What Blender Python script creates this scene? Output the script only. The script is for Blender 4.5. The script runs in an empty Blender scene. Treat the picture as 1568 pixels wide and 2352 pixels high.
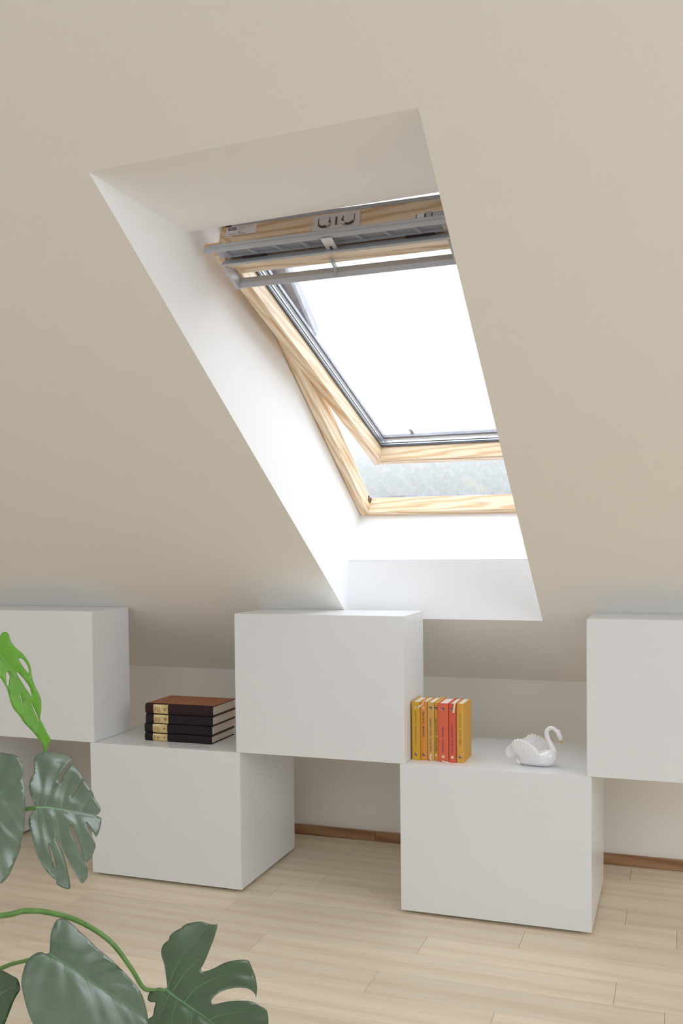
import bpy, bmesh, math, random
from math import sin, cos, pi, radians, sqrt
from mathutils import Vector as V, Matrix
from mathutils.geometry import delaunay_2d_cdt

random.seed(7)
SC = bpy.context.scene
COL = SC.collection

# ------------------------------------------------------------------ camera
CAM_F, PPX, PPY = 2253.92, -60.10, 155.17            # focal length and principal point offset, px of 1568x2352
CAM_C = V((1.1688, -3.0548, 1.2063))
YAW, PITCH, ROLL = -0.3552, -0.0364, -0.0118
_f = V((sin(YAW) * cos(PITCH), cos(YAW) * cos(PITCH), sin(PITCH)))
_r = V((cos(YAW), -sin(YAW), 0.0))
_u = _r.cross(_f)
_r, _u = _r * cos(ROLL) + _u * sin(ROLL), _u * cos(ROLL) - _r * sin(ROLL)
cam = bpy.data.objects.new('camera', bpy.data.cameras.new('camera'))
COL.objects.link(cam)
cam.data.sensor_fit = 'HORIZONTAL'
cam.data.sensor_width = 24.0
cam.data.lens = CAM_F * 24.0 / 1568
cam.data.shift_x = -PPX / 1568
cam.data.shift_y = PPY / 1568
cam.data.clip_start, cam.data.clip_end = 0.05, 2000
M = Matrix((_r, _u, -_f)).transposed().to_4x4()
M.translation = CAM_C
cam.matrix_world = M
SC.camera = cam

# ------------------------------------------------------------------ world, lights, exposure
SKY = 3.2
world = bpy.data.worlds.new('overcast_sky')
SC.world = world
world.use_nodes = True
world.node_tree.nodes['Background'].inputs[0].default_value = (0.94, 0.97, 1.03, 1)
world.node_tree.nodes['Background'].inputs[1].default_value = SKY


def area(name, loc, aim, sx, sy, power, col=(1, 1, 1), spread=180):
    l = bpy.data.lights.new(name, 'AREA')
    l.shape, l.size, l.size_y, l.energy, l.color = 'RECTANGLE', sx, sy, power, col
    l.spread = radians(spread)
    o = bpy.data.objects.new(name, l)
    COL.objects.link(o)
    o.location = loc
    o.rotation_euler = (V(aim) - V(loc)).to_track_quat('-Z', 'Y').to_euler()
    return o


# added fill lamps standing in for unseen daylight; the walls have no openings there
area('fill_opposite_slope', (0.9, -4.3, 2.42), (0.55, 0.1, 0.5), 4.2, 1.2, 32, (0.90, 0.985, 1.10))
area('fill_front', (0.6, -6.9, 1.35), (0.4, 0.2, 0.9), 4.5, 1.2, 26, (0.90, 0.985, 1.10))
area('fill_right_gable', (3.9, -2.6, 1.7), (-1.0, -0.8, 0.6), 2.4, 1.8, 45, (0.90, 0.985, 1.10))
area('fill_left_gable', (-2.9, -3.2, 1.7), (0.6, -0.4, 0.6), 2.4, 1.8, 18, (0.90, 0.985, 1.10))

vs = SC.view_settings
vs.view_transform, vs.look, vs.gamma, vs.use_curve_mapping = 'Standard', 'None', 1.0, False
vs.exposure = 0.0
SC.cycles.use_denoising = True
SC.cycles.max_bounces = 16
SC.cycles.diffuse_bounces = 10
SC.cycles.transparent_max_bounces = 16
SC.cycles.volume_bounces = 2

# ------------------------------------------------------------------ node materials


def lin(*c):
    return tuple(((x / 255) / 12.92 if x / 255 <= 0.04045 else ((x / 255 + 0.055) / 1.055) ** 2.4) for x in c) + (1.0,)


def mat(name, col, rough=0.5, metal=0.0, spec=0.5, **kw):
    m = bpy.data.materials.new(name)
    m.use_nodes = True
    b = m.node_tree.nodes['Principled BSDF']
    b.inputs['Base Color'].default_value = col
    b.inputs['Roughness'].default_value = rough
    b.inputs['Metallic'].default_value = metal
    b.inputs['Specular IOR Level'].default_value = spec
    for k, v in kw.items():
        b.inputs[k.replace('_', ' ')].default_value = v
    m.diffuse_color = col
    return m


def nd(m, kind, **kw):
    n = m.node_tree.nodes.new(kind)
    for k, v in kw.items():
        if k.startswith('i_'):
            n.inputs[k[2:].replace('_', ' ')].default_value = v
        else:
            setattr(n, k, v)
    return n


def ln(m, a, ao, b, bi):
    m.node_tree.links.new(a.outputs[ao], b.inputs[bi])


def bsdf(m):
    return m.node_tree.nodes['Principled BSDF']


def ramp(m, stops):
    r = nd(m, 'ShaderNodeValToRGB')
    e = r.color_ramp.elements
    while len(e) < len(stops):
        e.new(0.5)
    for k, (p, c) in zip(e, stops):
        k.position, k.color = p, c
    return r


def fine_noise(m, col_a, col_b, scale, bump=0.0, detail=4, dist=0.0004):
    """gentle mottling and relief on a plain surface"""
    tc = nd(m, 'ShaderNodeTexCoord')
    n = nd(m, 'ShaderNodeTexNoise', i_Scale=scale, i_Detail=detail)
    ln(m, tc, 'Object', n, 'Vector')
    r = ramp(m, [(0.3, col_a), (0.7, col_b)])
    ln(m, n, 'Fac', r, 'Fac')
    ln(m, r, 'Color', bsdf(m), 'Base Color')
    if bump:
        bp = nd(m, 'ShaderNodeBump', i_Strength=bump, i_Distance=dist)
        ln(m, n, 'Fac', bp, 'Height')
        ln(m, bp, 'Normal', bsdf(m), 'Normal')
    return m


def wood(name, light, mid, dark, rough=0.45, ringscale=16.0, stretch=0.10, bump=0.08, vary=0.0, coat=0.0, distort=5.0):
    """plank or rail: local X runs along the grain; every piece gets its own cut"""
    m = mat(name, mid, rough)
    tc = nd(m, 'ShaderNodeTexCoord')
    oi = nd(m, 'ShaderNodeObjectInfo')
    mul = nd(m, 'ShaderNodeVectorMath', operation='SCALE')
    mul.inputs[0].default_value = (37.0, 11.0, 5.0)
    ln(m, oi, 'Random', mul, 'Scale')
    add = nd(m, 'ShaderNodeVectorMath', operation='ADD')
    ln(m, tc, 'Object', add, 0)
    ln(m, mul, 'Vector', add, 1)
    mp = nd(m, 'ShaderNodeMapping')
    mp.inputs['Scale'].default_value = (stretch, 1, 1)
    ln(m, add, 'Vector', mp, 'Vector')
    w = nd(m, 'ShaderNodeTexWave', wave_type='BANDS', bands_direction='DIAGONAL', i_Scale=ringscale, i_Distortion=distort,
           i_Detail=2.0)
    w.inputs['Detail Scale'].default_value = 1.3
    ln(m, mp, 'Vector', w, 'Vector')
    r = ramp(m, [(0.0, dark), (0.35, mid), (0.8, light)])
    ln(m, w, 'Fac', r, 'Fac')
    mp2 = nd(m, 'ShaderNodeMapping')
    mp2.inputs['Scale'].default_value = (stretch * 0.4, 1, 1)
    ln(m, add, 'Vector', mp2, 'Vector')
    n = nd(m, 'ShaderNodeTexNoise', i_Scale=330.0, i_Detail=3.0)
    ln(m, mp2, 'Vector', n, 'Vector')
    r2 = ramp(m, [(0.3, (0.84, 0.83, 0.82, 1)), (0.62, (1, 1, 1, 1))])
    ln(m, n, 'Fac', r2, 'Fac')
    mx = nd(m, 'ShaderNodeMix', data_type='RGBA', blend_type='MULTIPLY')
    mx.inputs[0].default_value = 0.8
    ln(m, r, 'Color', mx, 6)
    ln(m, r2, 'Color', mx, 7)
    last = (mx, 2)
    if vary:
        hsv = nd(m, 'ShaderNodeHueSaturation')
        mr = nd(m, 'ShaderNodeMapRange')
        mr.inputs['To Min'].default_value, mr.inputs['To Max'].default_value = 1 - vary, 1 + vary
        ln(m, oi, 'Random', mr, 'Value')
        ln(m, mr, 'Result', hsv, 'Value')
        ln(m, mx, 2, hsv, 'Color')
        last = (hsv, 'Color')
    ln(m, last[0], last[1], bsdf(m), 'Base Color')
    bp = nd(m, 'ShaderNodeBump', i_Strength=bump, i_Distance=0.0005)
    ln(m, n, 'Fac', bp, 'Height')
    ln(m, bp, 'Normal', bsdf(m), 'Normal')
    if coat:
        bsdf(m).inputs['Coat Weight'].default_value = coat
        bsdf(m).inputs['Coat Roughness'].default_value = 0.25
    return m


MT = {}
MT['plaster'] = fine_noise(mat('wall_paint', lin(244, 241, 235), 0.85, spec=0.2), lin(243, 240, 234), lin(246, 243, 237), 260, 0.10)
MT['lining'] = fine_noise(mat('reveal_paint', lin(247, 248, 250), 0.8, spec=0.25), lin(246, 247, 249), lin(249, 250, 252), 200, 0.08)
MT['cabinet'] = fine_noise(mat('cabinet_lacquer', lin(234, 236, 239), 0.32, spec=0.4), lin(233, 235, 238), lin(235, 237, 240), 350, 0.02)
MT['foot'] = mat('black_plastic', lin(40, 38, 36), 0.5)
MT['oak'] = wood('oak_plank', lin(238, 225, 203), lin(235, 221, 198), lin(230, 214, 190), 0.40, 7.0, 0.05, 0.05, vary=0.075, distort=4.0)
MT['subfloor'] = mat('subfloor', lin(120, 96, 66), 0.8)
MT['skirting'] = wood('oak_skirting', lin(176, 138, 104), lin(165, 126, 92), lin(148, 108, 76), 0.5, 14, 0.08, 0.05)
MT['pine'] = wood('pine', lin(246, 227, 198), lin(240, 216, 180), lin(222, 187, 144), 0.38, 24.0, 0.09, 0.04, coat=0.25, distort=6.5)
MT['grey_alu'] = mat('grey_lacquered_aluminium', lin(186, 190, 198), 0.38, 0.1)
MT['grey_plastic'] = mat('grey_plastic', lin(184, 188, 200), 0.45)
MT['dark_gasket'] = mat('dark_gasket', lin(74, 82, 92), 0.35)
MT['spacer'] = mat('bright_spacer', lin(224, 228, 232), 0.28, 0.85)
MT['steel'] = mat('zinc_steel', lin(228, 228, 230), 0.30, 0.35)
MT['dark_metal'] = mat('dark_metal', lin(84, 70, 66), 0.4, 0.3)
MT['clad'] = fine_noise(mat('grey_cladding', lin(165, 168, 178), 0.35, 0.4), lin(150, 150, 162), lin(178, 180, 190), 30, 0.05)
MT['white_plastic'] = mat('white_plastic', lin(238, 238, 240), 0.4)
MT['plate_ink'] = mat('plate_ink', lin(104, 98, 122), 0.6)
MT['plate_line'] = mat('plate_line', lin(190, 188, 200), 0.6)
MT['roof'] = mat('roof_covering', lin(90, 90, 94), 0.8)

g = bpy.data.materials.new('window_glass')
g.use_nodes = True
nt = g.node_tree
nt.nodes.remove(nt.nodes['Principled BSDF'])
out = nt.nodes['Material Output']
tr = nt.nodes.new('ShaderNodeBsdfTransparent')
tr.inputs[0].default_value = (0.97, 0.985, 0.985, 1)
gl = nt.nodes.new('ShaderNodeBsdfGlossy')
gl.inputs['Roughness'].default_value = 0.02
lw_ = nt.nodes.new('ShaderNodeLayerWeight')
lw_.inputs['Blend'].default_value = 0.5
fr = nt.nodes.new('ShaderNodeMapRange')
fr.interpolation_type = 'SMOOTHERSTEP'
fr.inputs['From Min'].default_value, fr.inputs['From Max'].default_value = 0.45, 1.0
fr.inputs['To Min'].default_value, fr.inputs['To Max'].default_value = 0.04, 0.75
nt.links.new(lw_.outputs['Facing'], fr.inputs['Value'])
mixs = nt.nodes.new('ShaderNodeMixShader')
nt.links.new(fr.outputs[0], mixs.inputs[0])
nt.links.new(tr.outputs[0], mixs.inputs[1])
nt.links.new(gl.outputs[0], mixs.inputs[2])
nt.links.new(mixs.outputs[0], out.inputs['Surface'])
MT['glass'] = g

# ------------------------------------------------------------------ object helpers
W = {}                                               # world matrix of every object, by name


def frame_of(o, ex=(1, 0, 0), ey=(0, 1, 0)):
    ex = V(ex).normalized()
    ey = V(ey)
    ey = (ey - ex * ey.dot(ex)).normalized()
    m = Matrix((ex, ey, ex.cross(ey))).transposed().to_4x4()
    m.translation = V(o)
    return m


def place(o, mw, parent=None):
    W[o.name] = mw
    if parent is not None:
        o.parent = parent
        o.matrix_basis = W[parent.name].inverted() @ mw
    else:
        o.matrix_basis = mw
    return o


def tag(o, label=None, cat=None, group=None, kind=None):
    for k, v in (('label', label), ('category', cat), ('group', group), ('kind', kind)):
        if v:
            o[k] = v
    return o


def empty(name, mw, parent=None):
    o = bpy.data.objects.new(name, None)
    o.empty_display_size = 0.05
    COL.objects.link(o)
    return place(o, mw, parent)


def mesh_obj(name, verts, faces, m, parent=None, mw=None, smooth=False, bevel=0.0, seg=2, local=False):
    """verts in world coordinates (or local ones); the object's own frame is mw"""
    mw = mw or Matrix.Identity(4)
    inv = mw.inverted()
    me = bpy.data.meshes.new(name)
    me.from_pydata([tuple(v) if local else tuple(inv @ V(v)) for v in verts], [], faces)
    bm = bmesh.new()
    bm.from_mesh(me)
    bmesh.ops.recalc_face_normals(bm, faces=bm.faces)
    if bevel:
        bmesh.ops.bevel(bm, geom=[e for e in bm.edges if len(e.link_faces) == 2 and e.calc_face_angle(0) > 0.5], offset=bevel,
                        segments=seg, affect='EDGES', profile=0.5, clamp_overlap=True)
    bm.to_mesh(me)
    bm.free()
    if smooth:
        me.polygons.foreach_set('use_smooth', [True] * len(me.polygons))
    me.materials.append(MT[m] if isinstance(m, str) else m)
    o = bpy.data.objects.new(name, me)
    COL.objects.link(o)
    return place(o, mw, parent)


def box_vf(x0, x1, y0, y1, z0, z1):
    v = [(x, y, z) for z in (z0, z1) for y in (y0, y1) for x in (x0, x1)]
    return v, [(0, 1, 3, 2), (4, 5, 7, 6), (0, 1, 5, 4), (2, 3, 7, 6), (0, 2, 6, 4), (1, 3, 7, 5)]


def box(name, x0, x1, y0, y1, z0, z1, m, parent=None, bevel=0.0, seg=1, base=None):
    """box given in the frame `base` (world when None); its own origin sits at its centre"""
    v, f = box_vf(x0, x1, y0, y1, z0, z1)
    b = base or Matrix.Identity(4)
    c = V(((x0 + x1) / 2, (y0 + y1) / 2, (z0 + z1) / 2))
    v = [tuple(V(q) - c) for q in v]
    return mesh_obj(name, v, f, m, parent, b @ Matrix.Translation(c), bevel=bevel, seg=seg, local=True)


def join_vf(parts):
    vv, ff = [], []
    for v, f in parts:
        k = len(vv)
        vv += [tuple(q) for q in v]
        ff += [tuple(i + k for i in q) for q in f]
    return vv, ff


def prism_vf(poly, l0, l1, k0=0.0, k1=0.0, kb=0.0):
    """poly (a, b) swept along local x from l0 + k0*a to l1 - k1*a - kb*b (mitred ends)"""
    n = len(poly)
    v = [(l0 + k0 * a, a, b) for a, b in poly] + [(l1 - k1 * a - kb * b, a, b) for a, b in poly]
    f = [tuple(range(n)), tuple(range(2 * n - 1, n - 1, -1))] + [(i, (i + 1) % n, n + (i + 1) % n, n + i) for i in range(n)]
    return v, f


def prism(name, poly, l0, l1, m, parent, org, ex, ea, eb, k0=0.0, k1=0.0, kb=0.0, bevel=0.0):
    v, f = prism_vf(poly, l0, l1, k0, k1, kb)
    org, ex, ea, eb = V(org), V(ex), V(ea), V(eb)
    wv = [org + ex * x + ea * a + eb * b for x, a, b in v]
    return mesh_obj(name, wv, f, m, parent, frame_of(org + ex * (l0 + l1) / 2, ex, ea), bevel=bevel, seg=2)


def tube_vf(path, rad, seg=10, cap=True, flat=1.0):
    path = [V(p) for p in path]
    n = len(path)
    rad = rad if isinstance(rad, (list, tuple)) else [rad] * n
    v, f = [], []
    up = V((0, 0, 1))
    for i, p in enumerate(path):
        d = (path[min(i + 1, n - 1)] - path[max(i - 1, 0)]).normalized()
        if abs(d.dot(up)) > 0.95:
            up = V((0, 1, 0)) if abs(d.y) < 0.9 else V((1, 0, 0))
        a = d.cross(up).normalized()
        b = a.cross(d).normalized()
        up = b
        for k in range(seg):
            t = 2 * pi * k / seg
            v.append(p + a * cos(t) * rad[i] + b * sin(t) * rad[i] * flat)
    for i in range(n - 1):
        for k in range(seg):
            f.append((i * seg + k, i * seg + (k + 1) % seg, (i + 1) * seg + (k + 1) % seg, (i + 1) * seg + k))
    if cap:
        f.append(tuple(range(seg)))
        f.append(tuple(range(n * seg - 1, (n - 1) * seg - 1, -1)))
    return v, f


def catmull(pts, k=4, closed=False):
    pts = [V(p) for p in pts]
    n = len(pts)
    res = []
    for i in range(n if closed else n - 1):
        if closed:
            a, b, c, d = pts[i - 1], pts[i], pts[(i + 1) % n], pts[(i + 2) % n]
        else:
            a, b, c, d = pts[max(i - 1, 0)], pts[i], pts[i + 1], pts[min(i + 2, n - 1)]
        for j in range(k):
            t = j / k
            res.append(0.5 * ((2 * b) + (c - a) * t + (2 * a - 5 * b + 4 * c - d) * t * t + (3 * b - a - 3 * c + d) * t ** 3))
    if not closed:
        res.append(pts[-1])
    return res


def loft(name, rings, m, parent, mw, smooth=True, close_ends=True):
    """rings: lists of local points, same count"""
    n = len(rings[0])
    v = [p for r in rings for p in r]
    f = []
    for i in range(len(rings) - 1):
        for k in range(n):
            f.append((i * n + k, i * n + (k + 1) % n, (i + 1) * n + (k + 1) % n, (i + 1) * n + k))
    if close_ends:
        f.append(tuple(range(n)))
        f.append(tuple(range(len(v) - 1, len(v) - n - 1, -1)))
    return mesh_obj(name, v, f, m, parent, mw, smooth=smooth, local=True)


def text_vf(body, length=None, height=None, depth=0.0002, bold=0.0):
    """flat lettering as verts/faces: x along the reading direction, y up, centred on the origin"""
    cu = bpy.data.curves.new('lettering_source', 'FONT')
    cu.body = body
    cu.extrude = depth / 2 / 0.1
    cu.offset = bold
    cu.resolution_u = 3
    ob = bpy.data.objects.new('lettering_source', cu)
    COL.objects.link(ob)
    bpy.context.view_layer.update()
    dg = bpy.context.evaluated_depsgraph_get()
    me = bpy.data.meshes.new_from_object(ob.evaluated_get(dg))
    vs_ = [v.co.copy() for v in me.vertices]
    fs_ = [tuple(p.vertices) for p in me.polygons]
    bpy.data.objects.remove(ob)
    bpy.data.curves.remove(cu)
    bpy.data.meshes.remove(me)
    x0, x1 = min(v.x for v in vs_), max(v.x for v in vs_)
    y0, y1 = min(v.y for v in vs_), max(v.y for v in vs_)
    sx = length / (x1 - x0) if length else height / (y1 - y0)
    sy = height / (y1 - y0) if height else sx
    return [V(((v.x - (x0 + x1) / 2) * sx, (v.y - (y0 + y1) / 2) * sy, v.z * 0.1)) for v in vs_], fs_


def rect_vf(x0, x1, y0, y1, d=0.0002):
    return box_vf(x0, x1, y0, y1, -d / 2, d / 2)


# ------------------------------------------------------------------ measured geometry of the place
KW, KZ, TH = 0.7222, 0.6770, 0.5596                   # knee wall face, its top edge, roof pitch
XL, XR = 0.0514, 0.7377                               # roof window niche
T = V((0, -cos(TH), sin(TH)))                         # up the roof
N = V((0, sin(TH), cos(TH)))                          # out through the roof
O = V((0, KW, KZ))
X = V((1, 0, 0))


def rp(x, t, n):
    return O + T * t + N * n + X * x


def roof_z(y):
    return KZ + (KW - y) * math.tan(TH)

# ------------------------------------------------------------------ the setting
ROOM_X0, ROOM_X1, RIDGE_Y, FRONT_Y = -3.2, 4.2, -3.3, -7.3
floor = tag(box('floor', ROOM_X0, ROOM_X1, FRONT_Y, KW + 0.1, -0.10, -0.016, 'subfloor'), kind='structure',
            label='light oak plank floor under the white cabinets')
PW = 0.1415                                           # width of a plank row
joints = {4: [-0.027, 1.006], 3: [0.45], 2: [0.35, 1.30], 1: [-0.032], 0: [1.163], -1: [0.723], -2: [0.448], -3: [-0.030, 1.010],
          -4: [0.375, 1.136], -5: [0.727], 5: [0.40]}
for k in range(-23, 7):
    y0 = -0.0155 + PW * k
    y1 = min(y0 + PW, KW - 0.001)
    if y0 > KW - 0.01:
        continue
    js = sorted(joints.get(k, []))
    if not js:
        js = [random.uniform(-0.4, 0.8)]
    while js[0] > ROOM_X0:
        js.insert(0, js[0] - random.uniform(0.9, 1.5))
    while js[-1] < ROOM_X1:
        js.append(js[-1] + random.uniform(0.9, 1.5))
    for a, b in zip(js, js[1:]):
        g_ = 0.0004
        a, b = max(a, ROOM_X0 + 0.001), min(b, ROOM_X1 - 0.001)
        box('plank', a + g_, b - g_, y0 + g_, y1 - g_, -0.016, random.uniform(-0.0003, 0.0), 'oak', floor, bevel=0.0006)

wall_back = tag(box('wall_back', ROOM_X0, ROOM_X1, KW, KW + 0.12, -0.1, KZ + 0.02, 'plaster'), kind='structure',
                label='low white knee wall behind the cabinets')
bb = tag(empty('baseboard_back', Matrix.Translation((0.017, KW - 0.006, 0))), kind='structure')
bb['label'] = 'low brown oak baseboard along the knee wall'
for nm, x0, x1 in (('baseboard_piece', -2.2, 0.0165), ('baseboard_piece', 0.0175, 2.2), ('baseboard_piece', ROOM_X0 + 0.001, -2.201), ('baseboard_piece', 2.201, ROOM_X1 - 0.001)):
    box(nm, x0, x1, KW - 0.012, KW - 0.0002, 0.0003, 0.0403, 'skirting', bb, bevel=0.0012)
for nm, x0, x1 in (('wall_left', ROOM_X0 - 0.1, ROOM_X0), ('wall_right', ROOM_X1, ROOM_X1 + 0.1)):
    tag(box(nm, x0, x1, FRONT_Y - 0.1, KW + 0.1, -0.1, 3.6, 'plaster'), kind='structure', label='plain white gable wall outside the view')
tag(box('wall_front', ROOM_X0, ROOM_X1, FRONT_Y - 0.1, FRONT_Y, -0.1, 3.0, 'plaster'), kind='structure', label='plain white wall behind the camera')

# sloped ceiling: inner face with the niche cut out, outer roof face, both round one hole
YT, YTR, YB = -1.3272, -1.3432, 0.3109
ii = [(XL, YT, roof_z(YT)), (XR, YTR, roof_z(YTR)), (XR, YB, roof_z(YB)), (XL, YB, roof_z(YB))]
oi_ = [(ROOM_X0, RIDGE_Y, roof_z(RIDGE_Y)), (ROOM_X1, RIDGE_Y, roof_z(RIDGE_Y)), (ROOM_X1, KW, KZ), (ROOM_X0, KW, KZ)]
NT = 0.42                                             # roof thickness
io = [tuple(rp(x, t, NT)) for x, t in ((XL, 2.06), (XR, 2.06), (XR, 0.555), (XL, 0.555))]
oo = [tuple(rp(x, t, NT)) for x, t in ((ROOM_X0, 4.75), (ROOM_X1, 4.75), (ROOM_X1, -0.5), (ROOM_X0, -0.5))]
vv = ii + oi_ + io + oo
ff = [(0, 1, 5, 4), (1, 2, 6, 5), (2, 3, 7, 6), (3, 0, 4, 7)]
fo = [(8, 9, 13, 12), (9, 10, 14, 13), (10, 11, 15, 14), (11, 8, 12, 15)]
ceiling = mesh_obj('ceiling', vv, ff, 'plaster')
tag(ceiling, kind='structure', label='warm white sloped ceiling with the deep roof window niche')
mesh_obj('roof_deck', vv, fo, 'roof', ceiling)
# niche lining: four reveals
F2 = (0.4422, 1.2896)                                 # where the sill slope meets the frame (y, z)
ZL = 1.1357                                           # top edge of the upright sill face


def yz(x, y, z):
    return V((x, y, z))


for x, ty, tz, ey_, ez_ in ((XL, YT, roof_z(YT), -0.9043, 1.9641), (XR, YTR, roof_z(YTR), -0.924, 1.9705)):
    up_ = rp(x, 2.06, NT)
    p = [yz(x, ty, tz), yz(x, ey_, ez_), up_, rp(x, 0.555, NT), yz(x, F2[0], F2[1]), yz(x, YB + 0.003, ZL), yz(x, YB, roof_z(YB))]
    s = -0.012 if x == XL else 0.012
    q = [a + X * s + N * 0.006 for a in p]
    n = len(p)
    mesh_obj('reveal', p + q, [tuple(range(n)), tuple(range(2 * n - 1, n - 1, -1))] + [(i, (i + 1) % n, n + (i + 1) % n, n + i) for i in range(n)],
             'lining', ceiling)


def sheet(name, quad_pts, thick, m, parent, lift=0.004):
    a = [V(p) for p in quad_pts]
    nrm = (a[1] - a[0]).cross(a[2] - a[0]).normalized() * thick
    b = [p + nrm + N * lift for p in a]
    n = len(a)
    return mesh_obj(name, a + b, [tuple(range(n)), tuple(range(2 * n - 1, n - 1, -1))] + [(i, (i + 1) % n, n + (i + 1) % n, n + i) for i in range(n)], m, parent)


sheet('reveal', [(XL, YT, roof_z(YT)), (XR, YTR, roof_z(YTR)), (XR, -0.924, 1.9705), (XL, -0.9043, 1.9641)], 0.012, 'lining', ceiling)
sheet('reveal', [(XL, -0.9043, 1.9641), (XR, -0.924, 1.9705), rp(XR, 2.06, NT), rp(XL, 2.06, NT)], 0.012, 'lining', ceiling)
sheet('reveal', [rp(XL, 2.06, NT), rp(XR, 2.06, NT), rp(XR, 1.96, NT), rp(XL, 1.96, NT)], 0.012, 'lining', ceiling)
sheet('reveal', [(XR, YB, roof_z(YB)), (XL, YB, roof_z(YB)), (XL, YB + 0.003, ZL), (XR, YB + 0.003, ZL)], -0.012, 'lining', ceiling)
sheet('reveal', [(XR, YB + 0.003, ZL), (XL, YB + 0.003, ZL), (XL, F2[0], F2[1]), (XR, F2[0], F2[1])], -0.012, 'lining', ceiling)
sheet('reveal', [(XR, F2[0], F2[1]), (XL, F2[0], F2[1]), rp(XL, 0.555, NT), rp(XR, 0.555, NT)], -0.012, 'lining', ceiling)
# the opposite slope of the roof, behind the camera
rz = roof_z(RIDGE_Y)
c2 = sheet('ceiling', [(ROOM_X0, RIDGE_Y, rz), (ROOM_X1, RIDGE_Y, rz), (ROOM_X1, FRONT_Y, rz - 2.5), (ROOM_X0, FRONT_Y, rz - 2.5)], -0.1, 'plaster', None)
tag(c2, kind='structure', label='opposite white ceiling slope behind the camera')

# ------------------------------------------------------------------ roof window
win = tag(empty('window_1', Matrix.Translation(rp((XL + XR) / 2, 0.56, 0.40))), kind='structure')
win['label'] = 'open pine roof window pivoted outwards, deep in the ceiling niche'
TB, TT = 0.547, 1.965
J = 0.0375                                            # jamb width
jamb_prof = [(0.003, 0.391), (0.0085, 0.385), (J, 0.385), (J, 0.436), (J - 0.012, 0.436), (J - 0.012, 0.475), (0.003, 0.475)]
L_ = TT - TB
prism('frame_jamb', jamb_prof, 0.0, L_, 'pine', win, rp(XL, TB, 0), T, X, N, k0=0.0)
prism('frame_jamb', jamb_prof, 0.0, L_, 'pine', win, rp(XR, TB, 0), T, -X, N)
sill_prof = [(0.0, 0.390), (0.005, 0.385), (0.050, 0.385), (0.050, 0.4185), (0.034, 0.4225), (0.034, 0.46), (0.0, 0.46)]
prism('frame_sill_rail', sill_prof, J + 0.0005, XR - XL - J - 0.0005, 'pine', win, rp(XL, TB, 0), X, T, N)
head_prof = [(0.0, 0.385), (0.0, 0.475), (0.062, 0.475), (0.062, 0.391), (0.056, 0.385)]
prism('frame_head', head_prof, 0.002, XR - XL - 0.002, 'pine', win, rp(XL, 1.966, 0), X, T, N)
for sx, xx in ((1, XL), (-1, XR)):
    prism('frame_cladding', [(0.006, 0.4755), (0.024, 0.4755), (0.024, 0.505), (0.060, 0.505), (0.064, 0.515), (0.064, 0.548), (0.006, 0.548)], 0.84, 1.5, 'clad', win,
          rp(xx, TB, 0), T, X * sx, N)
    box('corner_bracket', -0.002, 0.002, -0.012, 0.012, -0.010, 0.010, 'dark_metal', win, base=frame_of(rp(xx + sx * (J - 0.0005), TB + 0.058, 0.437), X, T))
prism('head_cladding', [(0.063, 0.43), (0.10, 0.45), (0.10, 0.55), (0.0, 0.55), (0.0, 0.477), (0.063, 0.477)], -0.02, XR - XL + 0.02, 'clad', win, rp(XL, 1.966, 0), X, T, N)
prism('sill_cladding', [(0.03, 0.462), (0.03, 0.47), (-0.09, 0.46), (-0.09, 0.43), (-0.005, 0.44), (-0.005, 0.462)], -0.02, XR - XL + 0.02, 'clad', win, rp(XL, TB, 0), X, T, N)

# sash, in its own axes: S up the sash, Mo outwards
SX = XL + 0.0385
SW = XR - 0.0385 - SX
SB = V((SX, 0.5123, 1.5011))
S = V((0, -0.9549, 0.2968))
Mo = V((0, 0.2968, 0.9549))
SL = 1.4377


def sp(x, s, m):
    return SB + X * x + S * s + Mo * m


SF = frame_of(SB, X, S)                               # its z runs inwards (-m)


def sbox(name, x0, x1, s0, s1, m0, m1, m, parent=None, bevel=0.0):
    return box(name, x0, x1, s0, s1, -m1, -m0, m, parent, bevel=bevel, base=SF)


stile = [(0, 0), (0.0205, 0), (0.022, 0.0035), (0.0265, 0.0035), (0.0275, 0.0008), (0.0345, 0.0008), (0.0345, 0.0868), (0.0, 0.0868)]
rail = [(a * 0.043 / 0.0345, b) for a, b in stile]
prism('sash_stile', stile, 0.0, 1.4000, 'pine', win, sp(0, 0, 0), S, X, Mo, bevel=0.0006)
prism('sash_stile', stile, 0.0, 1.4000, 'pine', win, sp(SW, 0, 0), S, -X, Mo, bevel=0.0006)
prism('sash_bottom_rail', rail, 0.0346, SW - 0.0346, 'pine', win, sp(0, 0, 0), X, S, Mo, bevel=0.0006)
prism('sash_top_rail', [(0, 0.0112), (0.125, 0.0112), (0.0900, 0.0360), (0.0900, 0.0868), (0.0, 0.0868)], 0.0347, SW - 0.0347, 'pine', win, sp(0, 1.310, 0), X, S, Mo)
TOPIN = 1.310


def sash_ring(name, u0, u1, m0, m1, m):
    a = [(u0, 0.043 - 0.0345 + u0, SW - u0, TOPIN - u0 + 0.0345), (u1, 0.043 - 0.0345 + u1, SW - u1, TOPIN - u1 + 0.0345)]
    v = []
    for mm in (m0, m1):
        for x0, s0, x1, s1 in a:
            v += [sp(x0, s0, mm), sp(x1, s0, mm), sp(x1, s1, mm), sp(x0, s1, mm)]
    f = []
    for k in range(4):
        j = (k + 1) % 4
        f += [(k, j, 4 + j, 4 + k), (8 + k, 8 + j, 12 + j, 12 + k), (k, j, 8 + j, 8 + k), (4 + k, 4 + j, 12 + j, 12 + k)]
    return mesh_obj(name, v, f, m, win, SF)


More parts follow.
